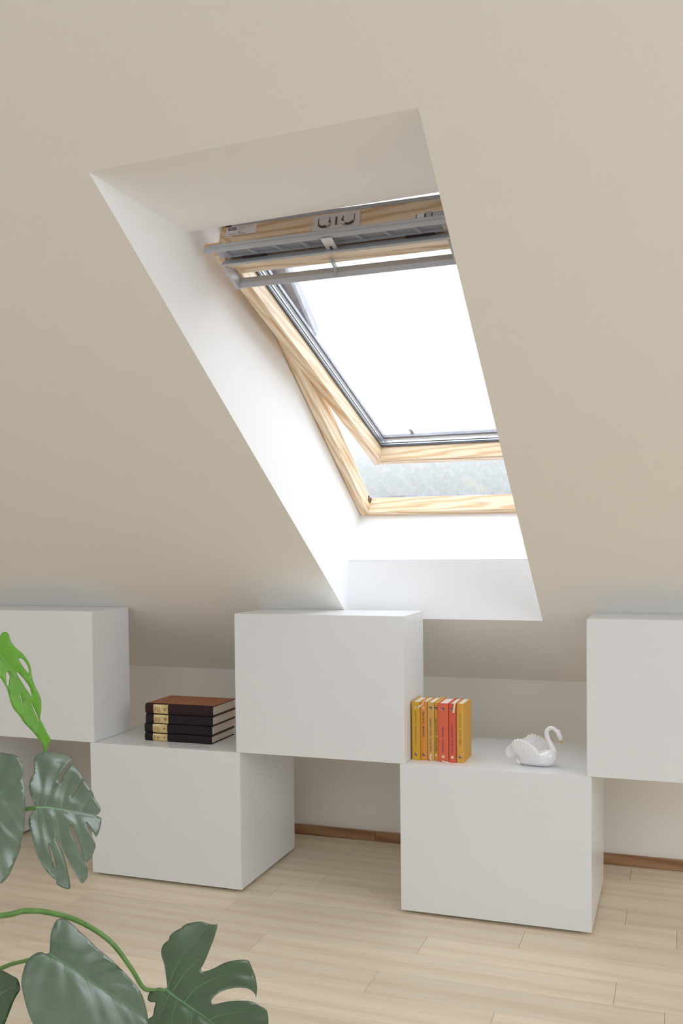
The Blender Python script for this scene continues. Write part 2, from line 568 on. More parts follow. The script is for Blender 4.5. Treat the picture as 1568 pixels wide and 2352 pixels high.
sash_ring('glazing_gasket', 0.0343, 0.0400, 0.0530, 0.0600, 'dark_gasket')
sash_ring('glazing_bead', 0.0343, 0.0405, 0.0601, 0.0640, 'spacer')
sash_ring('glazing_gasket', 0.0343, 0.0415, 0.0641, 0.0668, 'dark_gasket')
sash_ring('glazing_spacer', 0.0343, 0.0425, 0.0669, 0.0750, 'spacer')
sash_ring('glazing_gasket', 0.0343, 0.0440, 0.0751, 0.0790, 'grey_plastic')
sbox('glass_pane', 0.030, SW - 0.030, 0.036, TOPIN + 0.004, 0.0792, 0.0832, 'glass', win)
sash_ring('sash_cladding', -0.002, 0.0455, 0.0870, 0.0970, 'clad')
sbox('top_cladding', 0.0165, SW - 0.004, 1.3480, 1.4005, 0.0870, 0.0985, 'grey_alu', win, bevel=0.001)
sbox('joint_pin', 0.012, 0.030, 1.3990, 1.4040, 0.0868, 0.0915, 'dark_metal', win, bevel=0.001)
gc = catmull([(0.152, 0.043, 0.096), (0.153, 0.060, 0.098), (0.152, 0.072, 0.100), (0.149, 0.080, 0.101)], 4)
v = []
for q in gc:
    for dx, dm in ((-0.006, 0), (0.006, 0), (0.006, 0.0025), (-0.006, 0.0025)):
        v.append(sp(q.x + dx, q.y, q.z + dm))
f = [(i * 4 + k, i * 4 + (k + 1) % 4, i * 4 + 4 + (k + 1) % 4, i * 4 + 4 + k) for i in range(len(gc) - 1) for k in range(4)] + [(0, 1, 2, 3), tuple(len(v) - 4 + k for k in range(4))]
mesh_obj('glass_clip', v, f, 'grey_plastic', win, SF)

# ventilation head of the sash: lip, filter grid, flap, control bar
HB0, HB1 = 0.004, SW - 0.004
lip = [(1.4318, -0.0035), (1.4325, 0.008), (1.4485, 0.008), (1.4500, 0.002), (1.4475, -0.006), (1.4430, -0.0085), (1.4375, -0.0085)]
prism('head_lip', lip, -0.012, SW + 0.004, 'grey_alu', win, sp(0, 0, 0), X, S, Mo, bevel=0.0012)
sbox('lip_back', 0.006, SW - 0.006, 1.4490, 1.4560, -0.0015, 0.0015, 'grey_alu', win, bevel=0.001)
tray = sbox('filter_tray', 0.026, SW - 0.02, 1.3985, 1.4330, 0.0075, 0.0105, 'grey_plastic', win)
cells = 8
cw = (SW - 0.046 - 0.01) / cells
for k in range(cells + 1):
    x_ = 0.031 + k * cw
    v, f = box_vf(x_ - 0.0045, x_ + 0.0045, 1.3990, 1.4320, -0.0005, 0.0076)
    v = [(a + (b - 1.415) * -0.55, b, c) for a, b, c in v]
    mesh_obj('tray_rib', [sp(*q) for q in v], f, 'grey_plastic', tray, SF)
for s0, s1 in ((1.3985, 1.4025), (1.4285, 1.4330)):
    sbox('tray_rim', 0.026, SW - 0.02, s0, s1, -0.0008, 0.0076, 'grey_plastic', tray)
sbox('filter_tray_end', 0.010, 0.030, 1.402, 1.432, -0.0015, 0.008, 'grey_plastic', win, bevel=0.002)
sbox('stile_nose', 0.0, 0.0345, 1.4002, 1.4425, 0.0, 0.0108, 'pine', win)
sbox('stile_nose', SW - 0.0345, SW, 1.4002, 1.4425, 0.0, 0.0108, 'pine', win)
sbox('sash_top_ledge', -0.006, 0.030, 1.4440, 1.4560, 0.0015, 0.006, 'pine', win)
FL0, FL1 = 0.019, 0.594
flap = prism('ventilation_flap', [(1.3995, -0.0236), (1.343, 0.0035), (1.365, 0.0055), (1.392, -0.002)], FL0, FL1, 'pine', win, sp(0, 0, 0), X, S, Mo, bevel=0.0008)
prism('flap_cap', [(1.3905, 0.0005), (1.4065, -0.0226), (1.4010, -0.0246), (1.3996, -0.0237), (1.3922, -0.0018)], FL0 - 0.001, FL1 + 0.001, 'grey_alu', flap,
      sp(0, 0, 0), X, S, Mo)
for xa in (0.085, 0.117, 0.500, 0.535):
    h = sbox('flap_hinge', xa - 0.016, xa + 0.016, 1.390, 1.4005, -0.003, 0.0035, 'dark_metal', flap)
bar = prism('control_bar', [(1.3065, -0.0030), (1.3095, -0.0180), (1.3050, -0.0290), (1.3090, -0.0300), (1.3140, -0.0190), (1.3105, -0.0025)], FL0 + 0.001, FL1 - 0.003, 'grey_alu',
            win, sp(0, 0, 0), X, S, Mo)
arm = [(1.392, -0.0215), (1.350, 0.0035), (1.332, 0.0035), (1.312, -0.0020), (1.306, -0.0130), (1.3045, -0.0300), (1.314, -0.0325), (1.340, -0.0295), (1.375, -0.0280)]
for x0, x1 in ((FL0 - 0.002, FL0 + 0.007), (FL1 - 0.010, FL1 - 0.001)):
    prism('bar_bracket', arm, x0, x1, 'grey_alu', bar, sp(0, 0, 0), X, S, Mo)
prism('bar_bracket', [(1.365, -0.010), (1.346, 0.000), (1.312, -0.0020), (1.3055, -0.0290), (1.3120, -0.0290), (1.330, -0.014)], 0.284, 0.2885, 'grey_alu', bar, sp(0, 0, 0), X, S, Mo)
lt = sbox('latch_tongue', 0.291, 0.319, 1.385, 1.445, -0.0125, -0.0100, 'steel', win, bevel=0.001)
sbox('tongue_slot', 0.302, 0.308, 1.395, 1.412, -0.0130, -0.0098, 'dark_metal', lt)
sbox('latch_keeper', 0.270, 0.341, 1.3845, 1.3955, -0.0150, -0.0105, 'grey_plastic', lt, bevel=0.001)

# lock plate and data plate on the end face of the sash head
HF = frame_of(sp(0, 1.4003, 0), X, Mo)               # x along the rail, y outwards, z up the sash, towards the room
zdir = 1


def hbox(name, x0, x1, y0, y1, z0, z1, m, parent, bevel=0.0):
    z0, z1 = sorted((z0 * zdir, z1 * zdir))
    return box(name, x0, x1, y0, y1, z0, z1, m, parent, bevel=bevel, base=HF)


px0, px1 = 0.2506, 0.3690
py0, py1 = 0.0400, 0.0815
v, f = prism_vf([(px0, py0), (px1, py0), (px1, py1 - 0.005), (px1 - 0.0015, py1 - 0.0015), (px1 - 0.005, py1), (px0 + 0.005, py1), (px0 + 0.0015, py1 - 0.0015), (px0, py1 - 0.005)], 0.0002, 0.0022)
sk = mesh_obj('lock_plate', [HF @ V((a, b, x * zdir)) for x, a, b in v], f, 'steel', win, HF)
pc = (px0 + px1) / 2
hbox('keyhole_slot', pc - 0.0022, pc + 0.0022, py1 - 0.030, py1 - 0.008, 0.0022, 0.0026, 'dark_metal', sk)
for s_ in (-1, 1):
    hbox('slot_rim', pc + s_ * 0.0060 - 0.0015, pc + s_ * 0.0060 + 0.0015, py1 - 0.040, py1 - 0.010, 0.0022, 0.0036, 'steel', sk, bevel=0.0005)
    cx_, cy_ = pc + s_ * 0.031, py1 - 0.019
    arc = [HF @ V((cx_ - s_ * cos(a) * 0.015, cy_ - sin(a) * 0.013, 0.0045 * zdir)) for a in [radians(q) for q in range(-8, 150, 12)]]
    v, f = tube_vf(arc, 0.0022, 8)
    mesh_obj('catch_arc', v, f, 'dark_metal', sk, HF, smooth=True)
    for q, l_ in ((-0.014, 0.011), (0.014, 0.012)):
        hbox('catch_tab', cx_ + q - 0.0008, cx_ + q + 0.0008, cy_ - 0.004, cy_ + l_, 0.0022, 0.0032, 'dark_metal', sk)
    arc = [HF @ V((cx_ - s_ * 0.016, cy_ - 0.006, 0.004 * zdir)), HF @ V((cx_ - s_ * 0.013, cy_ - 0.010, 0.008 * zdir)), HF @ V((cx_ - s_ * 0.007, cy_ - 0.013, 0.006 * zdir))]
    v, f = tube_vf(arc, [0.002, 0.0034, 0.002], 8)
    mesh_obj('catch_lever', v, f, 'steel', sk, HF, smooth=True)
    for sxx, syy, r_ in ((pc + s_ * 0.034, py1 - 0.008, 0.0026), (pc + s_ * 0.052, py1 - 0.038, 0.0030)):
        v, f = tube_vf([HF @ V((sxx, syy, 0.0022 * zdir)), HF @ V((sxx, syy, 0.0034 * zdir)), HF @ V((sxx, syy, 0.0038 * zdir))], [r_, r_, r_ * 0.5], 12)
        mesh_obj('screw', v, f, 'steel', sk, HF)
dx0, dx1, dy0, dy1 = 0.0180, 0.1000, 0.0597, 0.0846
dp = hbox('data_plate', dx0, dx1, dy0, dy1, 0.0003, 0.0013, 'white_plastic', win, bevel=0.0003)
dh = dy1 - dy0


def on_plate(name, vf_, cx, cy, m, z=0.00145):
    v, f = vf_
    mesh_obj(name, [HF @ V((cx + (q[0] if zdir > 0 else q[0]), cy + q[1], z * zdir + q[2])) for q in v], f, m, dp, HF)


on_plate('brand_panel', rect_vf(-0.0112, 0.0112, -0.0041, 0.0041), dx0 + 0.0165, dy0 + dh * 0.76, 'plate_ink')
on_plate('brand_lettering', text_vf('VELUX', 0.0180, 0.0052), dx0 + 0.0165, dy0 + dh * 0.76, 'white_plastic', 0.0017)
on_plate('type_lettering', text_vf('GGL  MK08', 0.0170, 0.0034), dx0 + 0.0420, dy0 + dh * 0.78, 'plate_ink')
fr_ = [rect_vf(-0.011, 0.011, 0.0042, 0.0046), rect_vf(-0.011, 0.011, -0.0046, -0.0042), rect_vf(-0.011, -0.0106, -0.0046, 0.0046), rect_vf(0.0106, 0.011, -0.0046, 0.0046)]
on_plate('type_frame', join_vf(fr_), dx0 + 0.0420, dy0 + dh * 0.78, 'plate_line')
on_plate('mark_lettering', text_vf('CE', 0.0078, 0.0056), dx0 + 0.0365, dy0 + dh * 0.34, 'plate_ink')
on_plate('small_print', join_vf([rect_vf(-0.010, 0.010, -0.0005, 0.0005), rect_vf(0.0175, 0.0365, -0.0005, 0.0005)]), dx0 + 0.0170, dy0 + dh * 0.14, 'plate_ink')
on_plate('small_print', join_vf([rect_vf(-0.005, 0.005, 0.002, 0.0027), rect_vf(-0.006, 0.008, -0.0007, 0.0)]), dx0 + 0.0640, dy0 + dh * 0.86, 'plate_line')

# small motor unit let into the sash head at the right end
mu = hbox('motor_recess', 0.506, 0.590, 0.030, 0.0515, 0.0002, 0.0012, 'dark_metal', win)
hbox('motor_cover', 0.509, 0.527, 0.030, 0.0500, 0.0012, 0.006, 'white_plastic', mu, bevel=0.001)
hbox('motor_terminal', 0.531, 0.544, 0.030, 0.0515, 0.0012, 0.007, 'grey_plastic', mu, bevel=0.001)
hbox('motor_bar', 0.546, 0.572, 0.034, 0.0480, 0.0012, 0.005, 'grey_alu', mu)
hbox('motor_knob', 0.573, 0.586, 0.032, 0.0500, 0.0012, 0.007, 'white_plastic', mu, bevel=0.002)

# ------------------------------------------------------------------ cabinets
CW, CH, FOOT = 0.600, 0.4801, 0.0100
H2, H3 = FOOT + CH, FOOT + 2 * CH


def cabinet(x0, z0, depth, label, low):
    root = tag(empty('cabinet', Matrix.Translation((x0 + CW / 2, depth / 2, 0.0 if low else z0))), label, 'cabinet', 'white box cabinets along the knee wall')
    x1, z1 = x0 + CW, z0 + CH
    D0, TK = 0.0185, 0.018
    box('door', x0, x1, 0.0, 0.0165, z0 + 0.0006, z1, 'cabinet', root, bevel=0.0008, seg=2)
    for a in (x0, x1 - TK):
        box('side_panel', a, a + TK, D0, depth, z0 + 0.001, z1, 'cabinet', root, bevel=0.0006)
    box('top_panel', x0 + TK + 0.0004, x1 - TK - 0.0004, D0, depth, z1 - TK, z1, 'cabinet', root, bevel=0.0006)
    box('bottom_panel', x0 + TK + 0.0004, x1 - TK - 0.0004, D0, depth, z0 + 0.001, z0 + TK, 'cabinet', root, bevel=0.0006)
    box('back_panel', x0 + TK + 0.0004, x1 - TK - 0.0004, depth - 0.008, depth - 0.001, z0 + TK + 0.0002, z1 - TK - 0.0002, 'cabinet', root)
    if low:
        for a in (x0 + 0.05, x1 - 0.05):
            for b in (0.06, depth - 0.05):
                v, f = tube_vf([(a, b, 0.0), (a, b, 0.0015), (a, b, FOOT + 0.002)], [0.022, 0.024, 0.024], 16)
                mesh_obj('foot', v, f, 'foot', root, Matrix.Translation((a, b, 0.005)))
    return root


DU, DL = 0.2530, 0.5015
cabinet(-1.4324, H2, DU, 'white upper cabinet at the left edge, behind the bright green hanging leaf', False)
cabinet(-0.8497, FOOT, DL, 'white lower cabinet standing under the stack of four dark books', True)
cabinet(-0.2627, H2, DU, 'white upper cabinet in the middle, directly under the roof window niche', False)
cabinet(0.3204, FOOT, DL, 'white lower cabinet standing under the swan and the row of orange books', True)
cabinet(0.9071, H2, DU, 'white upper cabinet cut by the right edge, to the right of the swan', False)
cabinet(-2.0100, FOOT, DL, 'white lower cabinet at far left, nearly hidden behind the dark monstera leaves', True)

# ------------------------------------------------------------------ books
MT['page'] = fine_noise(mat('book_pages', lin(236, 230, 218), 0.85, spec=0.2), lin(240, 235, 224), lin(226, 219, 205), 900, 0.1)
MT['page_old'] = fine_noise(mat('book_pages_aged', lin(226, 216, 200), 0.85, spec=0.2), lin(232, 222, 206), lin(212, 201, 184), 900, 0.1)
MT['ribbon'] = mat('ribbon', lin(236, 214, 186), 0.6)
MT['cream'] = mat('cream_sticker', lin(236, 214, 180), 0.7)
MT['logo_blue'] = mat('logo_blue', lin(44, 66, 104), 0.6)
MT['logo_light'] = mat('logo_light', lin(214, 206, 196), 0.6)


def cloth(name, c):
    return fine_noise(mat(name, lin(*c), 0.75, spec=0.25), lin(*[min(255, k * 1.02) for k in c]), lin(*[k * 0.965 for k in c]), 700, 0.25, 3)


def book_cover_vf(tk, dp, ht, bt=0.0028, rnd=0.0):
    """two boards and a spine, local: x thickness (centred), y depth from the spine, z height"""
    prof = [(-tk / 2, dp), (-tk / 2, 0.003)]
    for k in range(1, 8):
        a = pi * k / 8
        prof.append((-tk / 2 * cos(a), 0.003 - (0.003 + rnd) * sin(a) ** 0.6))
    prof += [(tk / 2, 0.003), (tk / 2, dp)]
    inner = [(tk / 2 - bt, dp), (tk / 2 - bt, 0.005), (-tk / 2 + bt, 0.005), (-tk / 2 + bt, dp)]
    poly = prof + inner
    v, f = [], []
    n = len(poly)
    v = [(a, b, 0) for a, b in poly] + [(a, b, ht) for a, b in poly]
    f = [tuple(range(n)), tuple(range(2 * n - 1, n - 1, -1))] + [(i, (i + 1) % n, n + (i + 1) % n, n + i) for i in range(n)]
    return v, f


def book(mw, tk, dp, ht, cover, page, label, group, rnd=0.0):
    root = tag(empty('book', mw), label, 'book', group)
    v, f = book_cover_vf(tk, dp, ht, rnd=rnd)
    mesh_obj('cover', v, f, cover, root, mw, local=True)
    # page block, its fore edge slightly hollow
    x_ = tk / 2 - 0.0029
    prof = [(-x_, 0.0052), (x_, 0.0052), (x_, dp - 0.004), (x_ * 0.4, dp - 0.0065), (-x_ * 0.4, dp - 0.0065), (-x_, dp - 0.004)]
    n = len(prof)
    v = [(a, b, 0.0028) for a, b in prof] + [(a, b, ht - 0.0028) for a, b in prof]
    f = [tuple(range(n)), tuple(range(2 * n - 1, n - 1, -1))] + [(i, (i + 1) % n, n + (i + 1) % n, n + i) for i in range(n)]
    mesh_obj('page_block', v, f, page, root, mw, local=True)
    return root


def on_spine(root, name, vf_, m, zc, xc=0.0, rot=0, y=-0.0004, flip=False):
    """flat print on the spine; rot 90: reads upwards, -90: reads downwards; flip: the book stands on its head"""
    mw = W[root.name]
    v, f = vf_
    a = radians(rot)
    pts = []
    for q in v:
        px, py = q[0] * cos(a) - q[1] * sin(a), q[0] * sin(a) + q[1] * cos(a)
        pts.append((xc + px, y - q[2], zc + py))
    return mesh_obj(name, pts, f, m, root, mw, local=True)


def logo_vf(s=0.0084):
    """blocky publisher's mark, readable when the book stands upright"""
    r = lambda a, b, c, d: rect_vf((a - 0.5) * s, (b - 0.5) * s, (c - 0.5) * s, (d - 0.5) * s)
    return join_vf([r(0.0, 0.28, 0.5, 1.0), r(0.28, 0.62, 0.30, 0.72), r(0.62, 1.0, 0.55, 1.0), r(0.62, 1.0, 0.0, 0.28), r(0.46, 0.62, 0.18, 0.30)])


BH = 0.1925
bk = [  # x0, x1, front y, colour, text, from, to (fractions from the top), upside down, ink
    (0.3426, 0.3702, 0.069, (218, 172, 62), 'PEARL BUCK   ŽENSKI PAVILJON', 0.155, 0.745, True, (78, 100, 88), 'yellow book first from the left, against the upper cabinet, titled ŽENSKI PAVILJON'),
    (0.3710, 0.3935, 0.071, (224, 150, 72), 'PEARL BUCK   MANDALA', 0.162, 0.600, True, (92, 84, 88), 'orange book second from the left, with a loose ribbon at its top, titled MANDALA'),
    (0.3946, 0.4176, 0.073, (214, 170, 96), 'PEARL BUCK   VELIKA LJUBEZEN', 0.265, 0.840, False, (84, 98, 100), 'dull ochre book third from the left, titled VELIKA LJUBEZEN'),
    (0.4186, 0.4306, 0.075, (220, 172, 70), 'PEARL BUCK   GLASOVI V HIŠI', 0.285, 0.830, False, (92, 98, 66), 'thin yellow book fourth from the left, titled GLASOVI V HIŠI'),
    (0.4316, 0.4660, 0.064, (226, 110, 84), 'PEARL BUCK   ORHIDEJA', 0.392, 0.838, False, (84, 58, 110), 'thick coral red book in the middle of the row, titled ORHIDEJA'),
    (0.4674, 0.4896, 0.066, (220, 104, 82), 'PEARL BUCK   JEZNA ŽENA', 0.355, 0.835, False, (72, 50, 108), 'slim red book with a ribbon tassel, titled JEZNA ŽENA'),
    (0.4910, 0.5155, 0.071, (222, 170, 80), 'PEARL BUCK   DOBRA ZEMLJA', 0.176, 0.720, True, (158, 126, 84), 'golden yellow book at the right end of the row, titled DOBRA ZEMLJA'),
]
for k, (x0, x1, y0, col, txt, f0, f1, down, ink, lab) in enumerate(bk):
    tk = x1 - x0
    bz = H2 + 0.0002
    root = book(Matrix.Translation(((x0 + x1) / 2, y0, bz)), tk, 0.122, BH, cloth('book_cloth_%d' % k, col), 'page', lab, 'orange and yellow books in a row')
    im = mat('book_ink_%d' % k, lin(*ink), 0.7)
    xo = -0.0015 if k == 3 else 0.0
    on_spine(root, 'lettering', text_vf(txt, (f1 - f0) * BH, 0.0060, bold=0.010), im, BH * (1 - (f0 + f1) / 2), xo, -90 if down else 90)
    zl, zs = ((0.10, 0.905) if down else (0.905, 0.095))
    on_spine(root, 'emblem', logo_vf(), 'logo_blue', BH * zl, xo, 180 if down else 0)
    on_spine(root, 'emblem_field', rect_vf(-0.0042, -0.0007, -0.0042, -0.0003) if not down else rect_vf(0.0007, 0.0042, 0.0003, 0.0042), 'logo_light', BH * zl, xo, 0, -0.0002)
    if k in (4, 5):
        st = on_spine(root, 'sticker', rect_vf(-0.0044, 0.0044, -0.0046, 0.0046), 'cream', BH * 0.09, 0, 0, -0.0004)
        v = []
        arc = [(0.0012 * cos(a) - 0.0006, -0.0006, 0.0012 * sin(a) + BH * 0.09 + 0.001) for a in [radians(q) for q in range(-120, 121, 30)]]
        vv_, ff_ = tube_vf(arc, 0.0002, 5)
        mesh_obj('sticker_mark', vv_, ff_, mat('sticker_ink', lin(206, 120, 104), 0.7), root, W[root.name], local=True)
    elif k != 6:
        on_spine(root, 'sticker', rect_vf(-0.0042, 0.0042, -0.0044, 0.0044), mat('worn_sticker_%d' % k, lin(*[min(255, c * 0.6 + 98) for c in col]), 0.7), BH * zs, xo, 0, -0.0003)
    else:
        mw_ = W[root.name]
        mesh_obj('scuff', [(tk / 2 + 0.0002, 0.018, 0.022), (tk / 2 + 0.0002, 0.100, 0.052), (tk / 2 + 0.0002, 0.100, 0.064), (tk / 2 + 0.0002, 0.018, 0.034)], [(0, 1, 2, 3)],
                 mat('cover_scuff', lin(206, 172, 112), 0.8), root, mw_, local=True)

    def ribbon(path, w0, w1, wdir):
        path = catmull(path, 4)
        v, f = [], []
        n = len(path)
        for i, p in enumerate(path):
            w = w0 + (w1 - w0) * i / (n - 1)
            d = V(wdir).normalized() * w / 2
            for q, e in ((-1, 0), (1, 0), (1, 1), (-1, 1)):
                v.append(p + d * q + V((0, -0.0005 * e, 0.0003 * e)))
        for i in range(n - 1):
            f += [(i * 4 + a, i * 4 + (a + 1) % 4, i * 4 + 4 + (a + 1) % 4, i * 4 + 4 + a) for a in range(4)]
        f += [(0, 1, 2, 3), tuple(len(v) - 4 + a for a in range(4))]
        mesh_obj('ribbon', v, f, 'ribbon', root, W[root.name], smooth=True, local=True)
    if k == 1:
        ribbon([(0.004, 0.020, BH - 0.0015), (0.004, 0.004, BH + 0.0018), (0.0025, -0.004, BH - 0.002), (-0.006, -0.009, BH - 0.010), (-0.0165, -0.012, BH - 0.0165)], 0.0045, 0.0095, (0.35, 0, 1))
    if k == 2:
        ribbon([(-0.004, -0.0006, 0.014), (-0.002, -0.004, 0.011), (0.001, -0.006, 0.004), (0.0055, -0.010, 0.0012), (-0.004, -0.0125, 0.0010)], 0.006, 0.0026, (1, 0, 0.2))
    if k == 4:
        ribbon([(-0.004, -0.0008, 0.0050), (0.000, -0.0060, 0.0042), (0.008, -0.0085, 0.0036), (0.018, -0.010, 0.0022), (0.0250, -0.011, 0.0018)], 0.0062, 0.0030, (-0.1, 0, 1))
    if k == 5:
        ribbon([(0.009, 0.020, BH - 0.0015), (0.0095, 0.004, BH + 0.0016), (0.0095, -0.003, BH - 0.002), (0.0075, -0.005, BH - 0.014), (0.0060, -0.006, BH - 0.029)], 0.0030, 0.0080, (1, 0, 0.15))

MT['black_cloth'] = cloth('black_book_cloth', (40, 33, 38))
MT['brown_cloth'] = cloth('dark_brown_book_cloth', (52, 36, 38))
MT['tan_board'] = fine_noise(mat('tan_leather', lin(176, 112, 74), 0.5, spec=0.35), lin(182, 117, 78), lin(160, 98, 64), 260, 0.25)
MT['gold_label'] = fine_noise(mat('gold_label', lin(214, 184, 122), 0.38, 0.25), lin(206, 174, 110), lin(232, 210, 160), 40, 0.0)
MT['label_ink'] = mat('label_ink', lin(84, 66, 48), 0.7)
blk = [('I', 0.0285, 0.000, 0.2700, 'black_cloth', 'bottom book of the dark stack, black spine, gold label numbered I'),
       ('II', 0.0345, -0.0015, 0.2720, 'black_cloth', 'black spined book second from the bottom of the stack, numbered II'),
       ('III', 0.0335, 0.0050, 0.2700, 'black_cloth', 'black spined book second from the top of the stack, numbered III'),
       ('IV', 0.0365, 0.0025, 0.2730, 'brown_cloth', 'top book of the dark stack, tan cover, spine numbered IV')]
z = H2 + 0.0002
for k, (num, tk, dx, ln_, clm, lab) in enumerate(blk):
    x_left = -0.6755 + dx
    # lying: local x (thickness) -> up, local z (height, head) -> left, local y stays into the room's depth
    mw = Matrix.Translation((x_left + ln_, 0.0965 + 0.002 * (k % 2), z + tk / 2)) @ Matrix(((0, 0, -1, 0), (0, 1, 0, 0), (1, 0, 0, 0), (0, 0, 0, 1)))
    root = book(mw, tk, 0.193, ln_, clm, 'page_old', lab, 'dark books in a stack', rnd=0.004)
    for s_ in (-1, 1):
        v, f = box_vf(*sorted((s_ * (tk / 2 - 0.0002), s_ * (tk / 2 + 0.0005))), 0.016, 0.1932, -0.0002, ln_ + 0.0002)
        mesh_obj('board_cover', v, f, 'tan_board', root, mw, local=True)
    lw = 0.0600
    zc = ln_ * (1 - 0.236)
    # the label follows the rounded back
    cols = 9
    v, f = [], []
    for i in range(cols):
        a = pi * (0.13 + 0.74 * i / (cols - 1))
        xx, yy = -tk / 2 * cos(a), 0.003 - 0.007 * sin(a) ** 0.6
        for zz in (zc - lw / 2, zc + lw / 2):
            for e in (0.0, 0.0006):
                v.append((xx, yy - e - 0.0001, zz))
    for i in range(cols - 1):
        b0, b1 = i * 4, i * 4 + 4
        f += [(b0 + 1, b0 + 3, b1 + 3, b1 + 1), (b0, b1, b1 + 2, b0 + 2), (b0, b0 + 1, b1 + 1, b1), (b0 + 2, b1 + 2, b1 + 3, b0 + 3)]
    f += [(0, 2, 3, 1), (len(v) - 4, len(v) - 3, len(v) - 1, len(v) - 2)]
    mesh_obj('spine_label', v, f, 'gold_label', root, mw, local=True)
    on_spine(root, 'lettering', text_vf(num, None, 0.0088, bold=0.02), 'label_ink', zc - lw * 0.30, 0, 0, -0.0052)
    bars = []
    for q, wd in ((0.40, 0.55), (0.32, 0.42), (0.18, 0.60), (0.08, 0.48)):
        dash = 7
        for i in range(dash):
            xa = (-wd / 2 + wd * i / dash) * tk
            xb = xa + wd / dash * tk * (0.5 + 0.3 * ((i * 7 + k * 3) % 3 - 1) / 2)
            bars.append(rect_vf(xa, xb, lw * q - 0.0011, lw * q + 0.0011))
    on_spine(root, 'small_print', join_vf(bars), 'label_ink', zc, 0, 0, -0.0050)
    z += tk + 0.0011

# ------------------------------------------------------------------ porcelain swan
MT['porcelain'] = mat('white_glazed_porcelain', lin(240, 239, 240), 0.12, spec=0.55, Coat_Weight=0.5, Coat_Roughness=0.06)
MT['gilt'] = mat('gilt', lin(214, 176, 104), 0.28, 0.75)
sw_m = Matrix.Translation((0.744, 0.1050, H2 + 0.0003)) @ Matrix.Rotation(radians(-4), 4, 'Z')
swan = tag(empty('swan_figurine', sw_m), 'white glazed porcelain swan with gilt rims on the lower cabinet', 'figurine')


def ell(xc, zc, rz_, ry_, n=24, zmin=0.0):
    return [V((xc, ry_ * cos(2 * pi * k / n), max(zmin, zc + rz_ * sin(2 * pi * k / n)))) for k in range(n)]


st = [(-0.0590, 0.0170, 0.0020, 0.003), (-0.0570, 0.0150, 0.0075, 0.0085), (-0.0500, 0.0160, 0.0130, 0.0165), (-0.0380, 0.0180, 0.0180, 0.0240), (-0.0200, 0.0210, 0.0215, 0.0300),
      (0.0000, 0.0230, 0.0235, 0.0330), (0.0180, 0.0245, 0.0250, 0.0330), (0.0340, 0.0275, 0.0275, 0.0300), (0.0460, 0.0310, 0.0270, 0.0250), (0.0550, 0.0330, 0.0215, 0.0180),
      (0.0605, 0.0345, 0.0130, 0.0105), (0.0625, 0.0350, 0.0040, 0.0035)]
body = loft('body', [ell(*s) for s in st], 'porcelain', swan, sw_m)
nk = catmull([(0.0440, 0, 0.0400), (0.0500, 0, 0.0490), (0.0475, 0, 0.0600), (0.0400, 0, 0.0760), (0.0330, 0, 0.0930), (0.0310, 0, 0.1070), (0.0350, 0, 0.1180), (0.0450, 0, 0.1235),
              (0.0560, 0, 0.1205), (0.0645, 0, 0.1120), (0.0690, 0, 0.1045)], 5)
rr = []
for i in range(len(nk)):
    t = i / (len(nk) - 1)
    rr.append(0.0150 * (1 - t / 0.35) + 0.0080 * t / 0.35 if t < 0.35 else 0.0080 - 0.0020 * (t - 0.35) / 0.45 if t < 0.8 else 0.0060 + 0.0010 * (t - 0.8) / 0.2)
v, f = tube_vf(nk, rr, 16)
mesh_obj('neck', v, f, 'porcelain', swan, sw_m, smooth=True, local=True)
hd = [(0.0640, 0.1135, 0.0045), (0.0675, 0.1085, 0.0074), (0.0710, 0.1015, 0.0084), (0.0735, 0.0950, 0.0074), (0.0745, 0.0895, 0.0056), (0.0750, 0.0860, 0.0042)]
v, f = tube_vf([(a, 0, b) for a, b, c in hd], [c for a, b, c in hd], 16)
mesh_obj('head', v, f, 'porcelain', swan, sw_m, smooth=True, local=True)
v, f = tube_vf([(0.0690, 0, 0.1090), (0.0700, 0, 0.1140), (0.0705, 0, 0.1180), (0.0708, 0, 0.1195)], [0.0050, 0.0044, 0.0030, 0.0010], 12)
mesh_obj('crown_knob', v, f, 'porcelain', swan, sw_m, smooth=True, local=True)
v, f = tube_vf([(0.0748, 0, 0.0872), (0.0760, 0, 0.0830), (0.0772, 0, 0.0770), (0.0780, 0, 0.0725)], [0.0040, 0.0036, 0.0026, 0.0015], 12, flat=0.75)
bill = mesh_obj('bill', v, f, 'gilt', swan, sw_m, smooth=True, local=True)
v, f = tube_vf([(0.0780, 0, 0.0728), (0.0783, 0, 0.0712), (0.0784, 0, 0.0702)], [0.0016, 0.0014, 0.0006], 10)
mesh_obj('bill_tip', v, f, 'porcelain', bill, sw_m, smooth=True, local=True)
for s_ in (-1, 1):
    v, f = tube_vf([(0.0722, s_ * 0.0072, 0.0990), (0.0726, s_ * 0.0082, 0.0985)], [0.0011, 0.0007], 8)
    mesh_obj('eye', v, f, 'plate_line', swan, sw_m, local=True)


